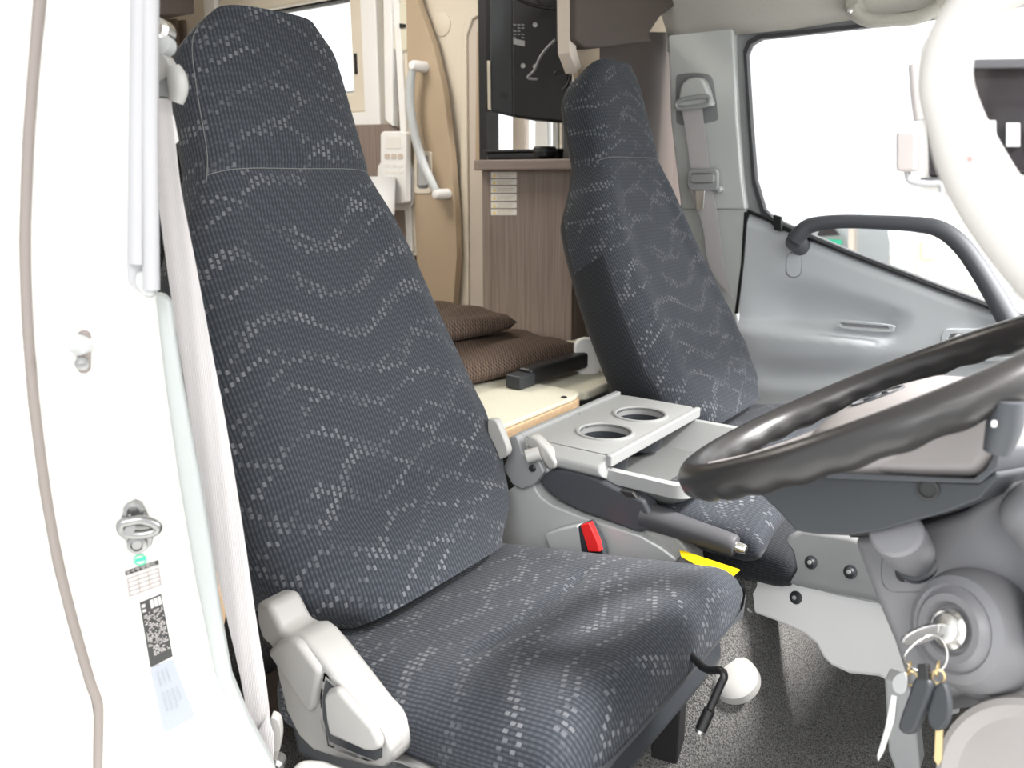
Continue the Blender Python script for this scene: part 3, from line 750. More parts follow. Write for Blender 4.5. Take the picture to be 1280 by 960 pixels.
ds = make_seat('bucket_seat', 0.0, 0.0, .479, 30.5, 'near driver seat in dark fabric with broken grey dashes, reclined high back', True)
ps = make_seat('bucket_seat', .073, .871, .522, 33.2, 'far passenger seat in dark dashed fabric beside the far door', False)

# recliner side cover of the driver seat (near side)
SP = PY(-.262)
sc_o = [(318, 753), (335, 756), (352, 790), (362, 795), (374, 795), (384, 803), (400, 822), (425, 855), (455, 895), (478, 920), (488, 938), (488, 955), (478, 962), (455, 960), (420, 950), (390, 940), (372, 922), (356, 890), (346, 850), (338, 810), (326, 800), (320, 780)]
cvr = slab('side_cover', sc_o, SP, .045, 'cover', ds, .008, seg=4)
slab('cover_boss', [(339, 812), (352, 799), (368, 796), (378, 800), (405, 836), (399, 880), (392, 890)], SP, .02, 'cover', cvr, .007, lift=.008, seg=4)
ring('cover_rim', [(404, 834), (425, 855), (455, 893), (478, 915), (488, 938), (487, 952), (478, 960), (450, 952), (408, 936), (398, 900), (398, 870)],
     [(408, 850), (424, 864), (450, 898), (470, 918), (478, 936), (478, 946), (470, 950), (447, 941), (413, 926), (405, 898), (404, 872)], SP, .02, 'cover', cvr, .004, 0)
slab('recess_floor', [(408, 850), (424, 864), (450, 898), (470, 918), (478, 936), (478, 946), (470, 950), (447, 941), (413, 926), (405, 898), (404, 872)], SP, .004, 'dark', cvr, 0, lift=.0015)  # dark sheet put in as the shade around the lever
slab('recline_lever', [(403, 873), (408, 864), (420, 861), (440, 885), (463, 910), (472, 927), (474, 938), (464, 941), (455, 940), (410, 920), (406, 900)], PY(-.276), .012, 'cover', ds, .006, seg=4)
slab('recliner_plate', [(333, 758), (345, 757), (356, 775), (364, 790), (352, 798), (340, 790)], PY(-.225), .012, 'black', ds, .002)
lathe('recliner_bolt', hit(359, 779, PY(-.24)), (0, -1, 0), [(.008, -.01), (.008, .003), (.004, .005), (0, .005)], 'silver', ds, 16)
tube('frame_rod', pts([(490, 945), (505, 948), (545, 965)], PY(-.235)), .006, 'steel', ds, 10)
# far-side hinge cover
FP = PY(.235)
slab('hinge_cover', [(609, 528), (613, 524), (620, 527), (626, 540), (633, 558), (634, 566), (630, 572), (622, 574), (612, 560)], PY(.20), .014, 'warm', ds, .004, 3)
br = empty('recliner_bracket', hit(660, 600, FP), 'grey hooked metal recliner bracket between driver seat and console', 'bracket')
slab('hook_plate', [(634, 551), (637, 546), (645, 545), (650, 556), (652, 566), (660, 572), (672, 574), (680, 590), (668, 606), (652, 612), (640, 606), (628, 585), (634, 572)], PY(.236), .018, 'greyd', br, .003)
slab('side_horn', [(657, 548), (662, 544), (670, 548), (684, 562), (694, 578), (695, 586), (686, 588), (676, 574), (664, 562), (658, 560)], PY(.240), .02, 'warm', br, .005)
tube('release_knob', [hit(658, 571, PY(.222)), hit(669, 569, PY(.222))+V((.0, .012, 0))], .011, 'warm', br, 16)
lathe('pivot', hit(666, 585, PY(.235)), (0, -1, 0), [(.006, 0), (.005, .004), (0, .005)], 'ink', br, 14)
# seat height rod lever under the cushion
q1_, q2_, q3_ = hit(878, 834, PY(.02)), hit(901, 838, PY(.0)), hit(905, 846, PY(-.005)); q4_ = hit(876, 912, PY(-.03))
lv = empty('slide_lever', q4_, 'black bent rod lever hanging under the driver seat front', 'lever')
tube('rod', [q1_+V((-.05, .03, .01)), q1_, q2_, q3_, q3_.lerp(q4_, .1), q3_.lerp(q4_, .6)], .0045, 'black', lv, 12, 3)
tube('grip', [q3_.lerp(q4_, .62), q4_], .0062, 'black', lv, 14)
lathe('end_cap', q4_, (q4_-q3_), [(.0062, 0), (.005, .004), (0, .0055)], 'steel', lv, 14)
# pale foot guard on the floor
def floorz(x, y): t = max(0, min(1, (x-.55)/.5)); return FLOOR+.25*t*t+.29*sst(.08, .36, y)*(1-sst(.62, .80, y))*(1-.8*sst(.28, .44, x))
ry = ray(917, 846); tt = .3
while (CAM+ry*tt).z > floorz((CAM+ry*tt).x, (CAM+ry*tt).y)+.012: tt += .002
o = lathe('floor_bracket_cover', CAM+ry*tt, (-.1, -.5, .85), [(.036, -.012), (.034, .0), (.026, .007), (.014, .010), (0, .011)], 'warm'); tag(o, 'pale grey domed cover on the carpet behind the bent rod lever', 'cover')


# ================================================================== between the seats
TPY = PZ(.53)
ty = empty('console_tray', hit(780, 590, PZ(.47)), 'grey console tray with two cup holes between the seats', 'tray')
# tray body: open bin
def zpt(x, y, z): return hit(x, y, PZ(z))
ztop = .53
A0 = zpt(672, 552, ztop); 
x_back, x_mid, x_front = -.055, .125, .245
y_n, y_f = .262, .592
def wallbox(nm, lo, hi, m='tray', bv=.004): return box(nm, lo, hi, m, ty, bv)
bm = bmesh.new()
# body as a rounded tub: outer lofted profile around, floor inside
def tub(o_lo, o_hi, wall, depth):
    outer = rr(o_lo[0], o_lo[1], o_hi[0], o_hi[1], .03, 5); inner = rr(o_lo[0]+wall, o_lo[1]+wall, o_hi[0]-wall, o_hi[1]-wall, .022, 5)
    ob_ = rr(o_lo[0]+.05, o_lo[1]+.05, o_hi[0]-.05, o_hi[1]-.05, .025, 5); inb = rr(o_lo[0]+wall+.03, o_lo[1]+wall+.03, o_hi[0]-wall-.03, o_hi[1]-wall-.03, .02, 5)
    zz = ztop-.012
    rings = [[V((x, y, zz-depth)) for x, y in ob_], [V((x, y, zz-.02)) for x, y in outer], [V((x, y, zz)) for x, y in outer], [V((x, y, zz)) for x, y in inner], [V((x, y, zz-depth+.01)) for x, y in inb]]
    return loft('bin', rings, 'tray', ty, True, True, 40)
tub((x_back, y_n), (x_front, y_f), .014, .060)
mk('bin_floor_sheet', prism_bm([V((x, y, ztop-.0615)) for x, y in rr(x_back+.05, y_n+.05, x_front-.05, y_f-.05, .02)], (0, 0, .004)), 'matg', ty, .001)  # darker sheet over the bin floor
# cup holder lid with two real holes
def plate_with_holes(name, lo, hi, z, th, holes, r, mat, parent):
    bm = bmesh.new(); k = 40
    # split the plate in one rectangle per hole along y
    ys = [lo[1]] + [(holes[i][1]+holes[i+1][1])/2 for i in range(len(holes)-1)] + [hi[1]]
    for h, (cx, cy) in enumerate(holes):
        a0, a1 = ys[h], ys[h+1]; rows = []
        for zz in (z, z-th):
            inner = []; outer = []
            for j in range(k):
                t = 2*pi*j/k; dx, dy = cos(t), sin(t)
                inner.append(bm.verts.new((cx+r*dx, cy+r*dy, zz)))
                s = min(((hi[0]-cx)/dx if dx > 1e-6 else 9), ((lo[0]-cx)/dx if dx < -1e-6 else 9), ((a1-cy)/dy if dy > 1e-6 else 9), ((a0-cy)/dy if dy < -1e-6 else 9))
                outer.append(bm.verts.new((cx+s*dx, cy+s*dy, zz)))
            rows.append((inner, outer))
        (i0, o0), (i1, o1) = rows
        for j in range(k):
            n = (j+1) % k
            bm.faces.new((i0[j], i0[n], o0[n], o0[j])); bm.faces.new((i1[j], o1[j], o1[n], i1[n])); bm.faces.new((i0[j], i1[j], i1[n], i0[n])); bm.faces.new((o0[j], o0[n], o1[n], o1[j]))
    return mk(name, bm, mat, parent, ang=30)
h1 = hit(757, 540, PZ(.541)); h2 = hit(800, 518, PZ(.541))
lidx0, lidx1 = -.045, .115
cx_ = (h1.x+h2.x)/2
lid = plate_with_holes('cup_lid', (lidx0, y_n+.004), (lidx1, y_f-.004), .541, .012, [(cx_, h1.y), (cx_, h2.y)], .042, 'tray', ty)
for hh_ in (h1, h2):
    lathe('cup_ring', (cx_, hh_.y, .541), (0, 0, 1), [(.042, -.004), (.042, .001), (.044, .0028), (.048, .0028), (.049, 0), (.049, -.002)], 'tray', lid, 40, None, False, False)
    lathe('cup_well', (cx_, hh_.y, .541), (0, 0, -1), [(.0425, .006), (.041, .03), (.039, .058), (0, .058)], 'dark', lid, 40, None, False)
box('lid_lip', (lidx1-.004, y_n-.003, .524), (lidx1+.006, y_f-.004, .543), 'tray', lid, .003)
box('lid_edge', (lidx0-.010, y_n-.003, .535), (lidx0+.002, y_f-.004, .547), 'tray', lid, .003)
# sloped near shoulder of the tray
mk('near_shoulder', prism_bm([V((-.05, y_n+.004, .541)), V((-.06, y_n-.016, .524)), V((-.05, y_n-.018, .512)), V((-.05, y_n+.006, .498)), V((-.05, y_n+.006, .53))], (.165, 0, 0)), 'tray', ty, .004)
# middle seat below the tray
ms = empty('folded_seat', (.2, .42, FLOOR), 'folded middle seat in dark fabric under the console tray', 'seat', 'cab seats')
def softbox(name, lo, hi, ex, mat, parent, uvk=True, bump=.0):
    rings = []; NN = 40; KK = 48
    for i in range(NN+1):
        t = i/NN; x = lo[0]+(hi[0]-lo[0])*t; k_ = abs(2*t-1); f = max(.05, (1-k_**ex))**(1/2.6)
        r = []
        for j in range(KK):
            th = 2*pi*j/KK; c, s_ = cos(th), sin(th)
            cu = math.copysign(abs(c)**(2/3.6), c)*(.85+.15*f); cv = math.copysign(abs(s_)**(2/3.2), s_)*f
            r.append(V((x, (lo[1]+hi[1])/2+(hi[1]-lo[1])/2*cu, (lo[2]+hi[2])/2+(hi[2]-lo[2])/2*cv + bump*sin(x*40)*sin(j*.5))))
        rings.append(r)
    return loft(name, rings, None, parent, True, True, 60, lambda i, j: (j*(hi[1]-lo[1])*2.4/KK, rings[i][0].x), [MT[mat]])
softbox('folded_back', (-.05, .30, .375), (.20, .57, .455), 14, 'sidefab', ms)
softbox('cushion', (.15, .285, .40), (.345, .59, .480), 10, 'fabric', ms, bump=.0015)
softbox('seat_base', (-.04, .31, .36), (.39, .60, .450), 16, 'sidefab', ms)
# brake console
CP = PY(.245)
bc = empty('brake_console', hit(740, 680, CP), 'light grey plastic housing around the parking brake', 'console')
slab('housing', [(590, 662), (610, 655), (629, 640), (626, 622), (634, 614), (652, 601), (668, 591), (684, 585), (686, 590), (668, 598), (668, 610), (676, 622), (690, 632), (725, 646), (762, 658), (800, 670), (826, 685), (846, 700), (800, 760), (640, 760), (590, 700)], CP, .05, 'grey', bc, .006, seg=4)
slab('buckle_pocket', [(680, 668), (698, 662), (722, 657), (728, 676), (742, 700), (690, 700)], PY(.225), .03, 'grey', bc, .004)
slab('front_fairing', [(800, 668), (812, 664), (840, 668), (858, 688), (866, 700), (860, 730), (800, 720)], PY(.262), .04, 'warm', bc, .006, 3)
bu = empty('seat_belt_buckle', hit(735, 700, PY(.21)), 'seat belt buckle with red release button beside the brake housing', 'buckle')
slab('red_button', [(725, 657), (736, 654), (746, 676), (750, 690), (735, 690)], PY(.214), .012, 'red', bu, .002)
slab('buckle_body', [(722, 658), (737, 652), (752, 680), (760, 720), (730, 720)], PY(.222), .015, 'dark', bu, .003)
# parking brake lever
LP_ = PY(.272)
pk_ = empty('parking_brake', hit(735, 660, LP_), 'dark grey parking brake lever with steel push button', 'brake lever')
slab('lever_body', [(668, 593), (678, 588), (690, 586), (712, 587), (742, 596), (772, 611), (805, 625), (812, 640), (816, 652), (812, 662), (796, 667), (770, 656), (725, 640), (698, 626), (680, 612)], PY(.252), .034, 'lever', pk_, .007, seg=4)
ga, gb = hit(806, 643, PY(.270)), hit(920, 683, PY(.270))
nrm = (gb-ga).normalized(); upv = V((0, 1, 0)).cross(nrm)
tube('grip', [ga, ga.lerp(gb, .1), ga.lerp(gb, .5), ga.lerp(gb, .93), gb], [.0225, .0205, .0175, .0165, .014], 'rubber', pk_, 24, 3)
lathe('push_button', gb, nrm, [(.0075, 0), (.0075, .012), (.0065, .015), (0, .0165)], 'silver', pk_, 20)
slab('thumb_catch', [(774, 613), (790, 616), (796, 623), (782, 621)], PY(.25), .01, 'ink', pk_, .001)
o = slab('yellow_caution_label', [(849, 688), (857, 689), (880, 697), (925, 712), (912, 724), (880, 711), (852, 696)], PN((-.1, -.5, .8), hit(890, 705, PY(.24))), .0012, 'yellow', None, 0)
tag(o, 'yellow caution label curving below the brake lever tip', 'label')
o = slab('black_caution_print', [(0,0),(1,0),(1,1)], PY(.2), .001, 'ink', None, 0); bpy.data.objects.remove(o)

# tunnel: carpeted riser and lower dash console
TUN = empty('floor_tunnel_cover', (.3, .45, FLOOR), 'light grey lower console cover on the tunnel with dark push pins', 'console')
TP = PN((-.25, -1, .35), hit(1014, 760, PY(.32)))
slab('lower_cover', [(924, 745), (936, 722), (962, 700), (1000, 716), (1050, 728), (1099, 752), (1180, 780), (1180, 900), (1111, 856), (1100, 846), (1060, 842), (1038, 832), (1028, 822), (1020, 806), (1004, 792), (968, 776), (938, 765)], TP, .06, 'white', TUN, .006)
slab('upper_cover', [(962, 706), (966, 696), (978, 684), (992, 668), (1010, 659), (1030, 662), (1070, 668), (1130, 690), (1130, 770), (1098, 752), (1050, 743), (1000, 732), (972, 722)], TP, .06, 'greyd', TUN, .014, lift=.018, seg=4)
slab('step_edge', [(963, 708), (1000, 722), (1050, 736), (1100, 748), (1100, 754), (1050, 744), (1000, 730), (964, 715)], TP, .02, 'grey', TUN, .004, lift=.012)
for x, y, l_ in ((1014, 703, .018), (1063, 715, .018), (995, 747, .0)):
    q = hit(x, y, (TP[0], TP[1]+l_))
    lathe('push_pin', q, TP[0], [(.0095, -.001), (.0095, .001), (.007, .002), (.007, .0015), (.0045, .0045), (0, .005)], 'dark', TUN, 20)
    lathe('pin_hub', q+TP[0]*.004, TP[0], [(.003, 0), (.003, .0015), (0, .002)], 'grey', TUN, 12)
slab('side_lip', [(905, 735), (924, 742), (938, 765), (925, 762), (905, 752)], PN((-.1, -.8, .5), hit(925, 750, PY(.32))), .03, 'warm', TUN, .004)
o = struct(slab('floor_tunnel', [(815, 690), (905, 700), (955, 690), (975, 700), (958, 712), (945, 728), (905, 735), (870, 760), (780, 740)], PN((-.05, -.3, 1), hit(905, 715, PY(.34))), .12, 'carpet', bevel=.01))
o = slab('white_side_piece', [(968, 625), (985, 640), (1003, 657), (990, 668), (975, 645)], PY(.40), .02, 'white', None, .003); tag(o, 'small white ribbed strip behind the steering column', 'strip')

# ================================================================== steering wheel
HC = V((.531, .017, .750)); RW = .182; tau = radians(29.6)
E1, E2 = V((cos(tau), 0, sin(tau))), V((0, 1, 0)); EN = V((-sin(tau), 0, cos(tau)))
sw = empty('steering_wheel', HC-EN*.06, 'black leather-rimmed steering wheel with taupe hub and oval emblem', 'steering wheel')
bm = bmesh.new(); k, n = 22, 160; Rg = []
for i in range(n):
    t = 2*pi*i/n; rad = E1*cos(t)+E2*sin(t); row = []
    for j in range(k):
        p_ = 2*pi*j/k; g_ = 1.0
        if sin(p_) < -.2: g_ = 1+.07*cos(t*30)          # finger grips on the underside
        row.append(bm.verts.new(HC+rad*(RW+.0155*cos(p_)*g_)+EN*(.0165*sin(p_)*g_)))
    Rg.append(row)
for i in range(n):
    for j in range(k): bm.faces.new((Rg[i][j], Rg[(i+1) % n][j], Rg[(i+1) % n][(j+1) % k], Rg[i][(j+1) % k]))
mk('rim', bm, 'leather', sw, ang=60)
# hub dome
HB = HC-EN*.028
def hubring(r1, r2, h, off=0): return [HB+E1*(r1*math.copysign(abs(cos(t))**.8, cos(t))+off)+E2*(r2*math.copysign(abs(sin(t))**.8, sin(t)))+EN*h for t in [2*pi*i/48 for i in range(48)]]
loft('hub', [hubring(.045, .05, -.05), hubring(.07, .078, -.03), hubring(.078, .088, -.005), hubring(.072, .082, .018), hubring(.055, .062, .028), hubring(.03, .034, .033), hubring(.008, .01, .034)], 'hubm', sw, True, True, 60)
for ang_ in (199, 341):
    t = radians(ang_); rad = E1*cos(t)+E2*sin(t); rings = []
    side = EN.cross(rad)
    for f_, wdt, th_ in ((.045, .040, .016), (.09, .030, .013), (.13, .022, .010), (.178, .019, .009)):
        c_ = HC+rad*f_ + EN*(-.022+.020*(f_/.178)**2)
        rings.append([c_+side*(wdt*math.copysign(abs(cos(a))**.6, cos(a)))+EN*(th_*math.copysign(abs(sin(a))**.7, sin(a))) for a in [2*pi*q/20 for q in range(20)]])
    loft('spoke', rings, 'hubm', sw, True, True, 60)
# emblem: oval ring with a swept mark
EC = HB+EN*.034+E1*.0
em = []
emb = tube('emblem_ring', [EC+E1*(.024*cos(t))+E2*(.016*sin(t)) for t in [2*pi*i/36 for i in range(36)]], .0012, 'lever', sw, 8, 0, True)
tube('emblem_mark', [EC+E1*a+E2*b2+EN*.0006 for a, b2 in ((-.010, .014), (.002, .006), (.010, -.004), (.012, -.012))], .0016, 'lever', sw, 8, 4)
tube('emblem_mark', [EC+E1*a+E2*b2+EN*.0006 for a, b2 in ((-.012, -.002), (-.002, -.004), (.004, .004), (-.002, .012))], .0014, 'lever', sw, 8, 4)

# ================================================================== column and dash
# column shroud lofted along the column axis
cc = empty('column_cover', HC-EN*.25, 'dark steering column cover below the wheel with a screw hole', 'cover')
def sect(h, hw, ht, ox, e=3.5, oy=0):
    c_ = HC-EN*h+E1*ox+E2*oy
    return [c_+E1*(ht*math.copysign(abs(cos(t))**(2/e), cos(t)))+E2*(hw*math.copysign(abs(sin(t))**(2/e), sin(t))) for t in [2*pi*i/56 for i in range(56)]]
CS = PN((-.15, -1, .22), hit(1150, 600, PY(-.075)))
slab('upper_shell', [(1040, 592), (1050, 560), (1080, 530), (1150, 505), (1225, 508), (1243, 520), (1249, 545), (1244, 572), (1224, 598), (1150, 597)], CS, .15, 'hubm', cc, .02, seg=6)
slab('parting_band', [(1000, 590), (1043, 590), (1150, 595), (1218, 598), (1234, 586), (1248, 560), (1252, 562), (1248, 584), (1226, 604), (1150, 602), (1040, 598)], CS, .16, 'lever', cc, .002, lift=.004)
slab('lower_shell', [(930, 594), (1000, 592), (1150, 600), (1222, 603), (1246, 588), (1249, 596), (1226, 624), (1180, 642), (1145, 651), (1105, 663), (1062, 670), (1020, 668), (995, 664), (975, 642), (950, 618)], CS, .17, 'dark', cc, .014, seg=6)
q = hit(1160, 612, (CS[0], CS[1]+.001)); lathe('screw_hole', q, (0, -1, .15), [(.0085, 0), (.0085, .0015), (.0065, .002), (.006, -.004), (0, -.004)], 'black', cc, 20)
# stalk at the right side of the column
st = empty('switch_stalk', hit(1240, 560, PY(-.14)), 'dark grey column switch stalk with small white symbol', 'stalk')
tube('stalk_arm', pts([(1262, 500), (1256, 530), (1246, 565)], PY(-.13)), [.011, .0115, .009], 'lever', st, 16, 4)
slab('symbol', rr(1239, 526, 1246, 534, 2), PY(-.146), .001, 'white', st, 0)

# dash lower panel (around knob and ignition)
dh = empty('dashboard', hit(1200, 850, PY(.0)), 'grey dashboard around the steering column, knob and ignition', 'dashboard')
DPn = PN((-.42, -1, .30), hit(1180, 740, PY(-.03)))
slab('panel', [(1060, 668), (1100, 664), (1150, 652), (1200, 636), (1246, 606), (1320, 585), (1400, 600), (1400, 905), (1230, 885), (1192, 866), (1140, 900), (1128, 850), (1112, 800), (1085, 735)], DPn, .10, 'dash', dh, .012, seg=5)
# smooth swelling to the right
slab('side_swell', [(1236, 642), (1280, 604), (1300, 590), (1420, 560), (1420, 860), (1318, 790), (1298, 720), (1276, 680)], DPn, .10, 'dash', dh, .03, lift=.03, seg=6)
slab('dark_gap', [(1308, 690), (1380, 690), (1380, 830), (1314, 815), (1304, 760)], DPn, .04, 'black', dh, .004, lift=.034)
slab('column_shade_strip', [(1062, 664), (1110, 660), (1150, 648), (1195, 630), (1226, 612), (1250, 596), (1252, 602), (1228, 622), (1195, 640), (1150, 656), (1110, 668), (1064, 672)], DPn, .05, 'black', dh, .002, lift=.004)  # black strip put in as the shade under the column cover
# escutcheon ring of the knob
ring('knob_bezel', rr(1098, 682, 1168, 744, 20), rr(1106, 690, 1160, 736, 16), DPn, .008, 'dash', dh, .003)
# lever/knob pointing to the viewer
kb = empty('dash_knob', hit(1135, 700, DPn), 'grey cylindrical dash knob standing out above the ignition', 'knob')
kc = hit(1145, 700, DPn); kd = (CAM + ray(1120, 664)*((kc-CAM).length*.87) - kc)
kd = (hit(1118, 663, (DPn[0], DPn[1]+.068))-kc)
kl = kd.length; kd.normalize()
lathe('knob_cap', kc, kd, [(.0165, .004), (.018, .010), (.018, .018), (.0205, .022), (.0215, kl*.6), (.0215, kl-.005), (.019, kl-.001), (0, kl+.0005)], 'dash', kb, 40)
lathe('knob_shaft', kc, kd, [(.020, -.01), (.020, .004), (.0165, .006), (0, .006)], 'dark', kb, 32)
slab('key_slot', rr(1119, 694, 1158, 728, 12), DPn, .004, 'black', kb, .001, lift=.001)
slab('slot_clip', [(1133, 718), (1142, 716), (1141, 726), (1136, 724), (1134, 728)], DPn, .006, 'greyd', kb, .001, lift=.004)
# ignition barrel
ig = empty('ignition_switch', hit(1190, 785, DPn), 'round ignition switch with chrome barrel and stepped grey collar', 'ignition switch')
ix = V((-.62, -.92, .28)).normalized(); ic = hit(1191, 786, (DPn[0], DPn[1]+.028))-ix*.028
lathe('collar', ic, ix, [(.052, -.02), (.050, .012), (.043, .026), (.036, .030), (.034, .028), (.031, .030), (.028, .034), (.022, .034), (.019, .028), (0, .028)], 'dash', ig, 56)
lathe('barrel', ic+ix*.028, ix, [(.0165, 0), (.0165, .006), (.014, .008), (.012, .007), (.0115, .010), (.008, .011), (0, .011)], 'silver', ig, 40)
# keys
kp = ic+ix*.040
def keyhead(name, c, ax, wv, r, th, mat, parent, k=28, el=1.3):
    ax = V(ax).normalized(); wv = V(wv); wv = (wv-ax*wv.dot(ax)).normalized(); nn = ax.cross(wv)
    return mk(name, prism_bm([c-nn*th/2+ax*(r*el*cos(t))+wv*(r*sin(t)) for t in [2*pi*i/k for i in range(k)]], nn*th), mat, parent, th*.35)
ky = empty('ignition_key', kp, 'metal ignition key turned in the ignition barrel', 'key')
kdn = (-RT*.80-V((0, 0, 1))*.42+ix*.35).normalized()
obox('key_blade', kp-ix*.003, ix*.009, V((0, 0, .004)), ix.cross(V((0, 0, 1)))*.001, 'silver', ky, .0004)
keyhead('key_head', kp+kdn*.016, kdn, (0, 0, 1), .0078, .004, 'steel', ky, el=2.5)
rp = kp+kdn*.034
kr = empty('key_ring', rp-V((0, 0, .02)), 'thin steel key ring hanging from the ignition key', 'key ring')
RTv = RT; cR = hit(1158, 818, (DPn[0], DPn[1]+.070))
tube('ring', [cR+RTv*(.0165*cos(t))+V((0, 0, 1))*(.0165*sin(t))+HD*.003*sin(2*t) for t in [2*pi*i/40 for i in range(40)]], .0010, 'silver', kr, 8, 0, True)
for (x, y) in ((1137, 836), (1139, 848), (1172, 836), (1173, 846)):
    c_ = hit(x, y, (DPn[0], DPn[1]+.070)); sd1 = (RT*.6+HD*.8) if y < 840 else (RT*.9-HD*.4)
    tube('link', [c_+sd1*(.0045*cos(t))+V((0, 0, 1))*(.006*sin(t)) for t in [2*pi*i/20 for i in range(20)]], .0009, 'brass', kr, 6, 0, True)
def hang(name, px, pl, depth, mat, label, cat, smooth=4, bevel=.002, parent=None):
    o = slab(name, px, pl, depth, mat, parent, bevel, smooth)
    return tag(o, label, cat) if label else o
KP = (DPn[0], DPn[1]+.078)
fb = empty('key_fob', hit(1145, 915, KP), 'long black key fob hanging in the middle of the key ring', 'key fob')
hang('fob_body', [(1141, 850), (1150, 846), (1160, 850), (1162, 862), (1152, 892), (1142, 915), (1130, 918), (1122, 910), (1125, 895), (1134, 870)], KP, .010, 'dark', None, None, 3, .003, fb)
hang('fob_eye', [(1146, 830), (1158, 830), (1160, 850), (1146, 850)], KP, .006, 'black', None, None, 0, .001, fb)
f2 = empty('car_key', hit(1175, 955, KP), 'black headed key with brass blade hanging right of the fob', 'key')
hang('key_grip', [(1168, 858), (1178, 853), (1184, 866), (1186, 890), (1180, 908), (1170, 914), (1161, 906), (1158, 892), (1163, 872)], (KP[0], KP[1]-.006), .007, 'dark', None, None, 3, .002, f2)
hang('key_blade', [(1169, 912), (1178, 912), (1177, 950), (1172, 957), (1167, 950)], (KP[0], KP[1]-.009), .002, 'brass', None, None, 0, .0005, f2)
f3 = empty('flat_key', hit(1105, 950, KP), 'flat silver key hanging left with thin blade', 'key')
hang('key_head', [(1122, 842), (1130, 840), (1134, 850), (1132, 864), (1124, 868), (1116, 862), (1115, 850)], (KP[0], KP[1]+.004), .002, 'steel', None, None, 3, .0006, f3)
hang('key_blade', [(1114, 868), (1121, 870), (1118, 900), (1104, 940), (1097, 952), (1096, 944), (1106, 910)], (KP[0], KP[1]+.003), .0018, 'silver', None, None, 0, .0005, f3)
# lower right warm panel and foot-well kick panel
kn_ = empty('knee_panel', hit(1230, 950, PY(.0)), 'warm grey knee panel with round cup below the ignition', 'panel')
slab('panel', [(1166, 1000), (1174, 955), (1188, 916), (1202, 890), (1222, 878), (1262, 866), (1330, 840), (1330, 1040), (1160, 1040)], (DPn[0], DPn[1]+.012), .05, 'knee', kn_, .012, seg=5)
cq = hit(1302, 1010, (DPn[0], DPn[1]+.012)); 
lathe('round_cup', cq, DPn[0], [(.080, -.004), (.078, .004), (.073, .006), (.067, .003), (.062, -.001), (0, -.0015)], 'knee', kn_, 56)
struct(slab('wall_kick', [(1105, 848), (1140, 862), (1150, 960), (1135, 1010), (1110, 940)], PY(.16), .03, 'grey', bevel=.004))
# upper dash, instrument hood beyond the wheel, door side dash end
dd_ = dh
box('dash_body', (.70, .10, .42), (1.05, 1.24, .70), 'grey', dd_, .04, 6)
box('switch_panel', (.655, .16, .60), (.70, .42, .66), 'greyd', dd_, .008)
for i_ in range(4): box('switch', (.645, .18+i_*.055, .615), (.656, .22+i_*.055, .645), 'grey', dd_, .003)

# ================================================================== grab handle on the near pillar (close to the lens)
GP = PY(-.30)
gb_ = empty('pillar_grab_handle', hit(1290, 310, GP), 'large white curved grab handle on the near windscreen pillar', 'handle')
tube('grip', pts([(1330, -60), (1275, -28), (1236, -4), (1206, 24), (1187, 60), (1181, 105), (1192, 150), (1211, 200), (1240, 252), (1285, 308), (1340, 360)], GP), [.0125, .012, .0115, .0115, .0115, .012, .0125, .0145, .0155, .017, .019], 'ivory', gb_, 24, 6)
lathe('red_dot', hit(1212, 199, (GP[0], GP[1]+.0142)), (.3, -1, .2), [(.0009, -.002), (.0008, .0006), (0, .0008)], 'red', gb_, 10)
slab('lower_mount', rr(1310, 330, 1400, 420, 20), PY(-.28), .05, 'paint', gb_, .01)
slab('upper_mount', rr(1290, -100, 1380, -20, 20), PY(-.28), .05, 'paint', gb_, .01)
struct(box('wall_front', (.92, -.42, .3), (.98, -.30, 1.5), 'paint', bevel=.01))

# ================================================================== driver side pillar (door jamb)
JN = V((.814, -.581, 0)); JP = PN(JN, (.078, -.372, .8))
jb = slab('wall_jamb', [(-60, -60), (186, -60), (189, 200), (193, 372), (205, 480), (222, 600), (243, 725), (268, 850), (292, 905), (330, 975), (360, 1100), (-60, 1100)], JP, .03, 'paint', None, .008, seg=4); struct(jb)
o = struct(slab('trim_12', [(186, 366), (205, 370), (214, 378), (219, 420), (228, 480), (250, 600), (265, 690), (276, 770), (290, 850), (312, 905), (342, 960), (380, 1100), (300, 1100), (262, 930), (210, 720), (180, 480)], (JP[0], JP[1]-.012), .02, 'greenish', bevel=.004))
# weather strip: stepped rubber-and-plastic strip down the upper jamb
ws = empty('trim_13', hit(178, 365, JP), kind='structure')
slab('strip_base', [(164, -60), (196, -60), (196, 368), (189, 372), (178, 366), (161, 352), (160, 320)], JP, .02, 'bead', ws, .003, lift=.010)
tube('seal_bead', pts([(176, -60), (172, 150), (171, 330)], (JP[0], JP[1]+.012)), .006, 'bead', ws, 12, 4)
tube('seal_lip', pts([(188, -60), (187, 150), (189, 362)], (JP[0], JP[1]+.012)), .0065, 'bead', ws, 12, 4)
slab('strip_end', [(170, 340), (192, 336), (193, 372), (178, 370), (168, 354)], (JP[0], JP[1]+.014), .012, 'grey', ws, .003)
# body seam
sm = tube('trim_14', pts([(53, -60), (50, 0), (42, 80), (35, 180), (31, 300), (34, 400), (42, 500), (56, 610), (72, 700), (92, 780), (112, 850), (120, 872), (123, 890), (122, 960), (122, 1010)], (JP[0], JP[1]+.001)), .0042, 'seam', None, 10, 5); struct(sm)
struct(slab('wall_outer', [(-260, -60), (48, -60), (38, 80), (30, 180), (26, 300), (29, 400), (37, 500), (51, 610), (67, 700), (87, 780), (107, 850), (115, 872), (118, 890), (117, 1010), (-260, 1010)], JP, .03, 'paint', bevel=.003, lift=.005))
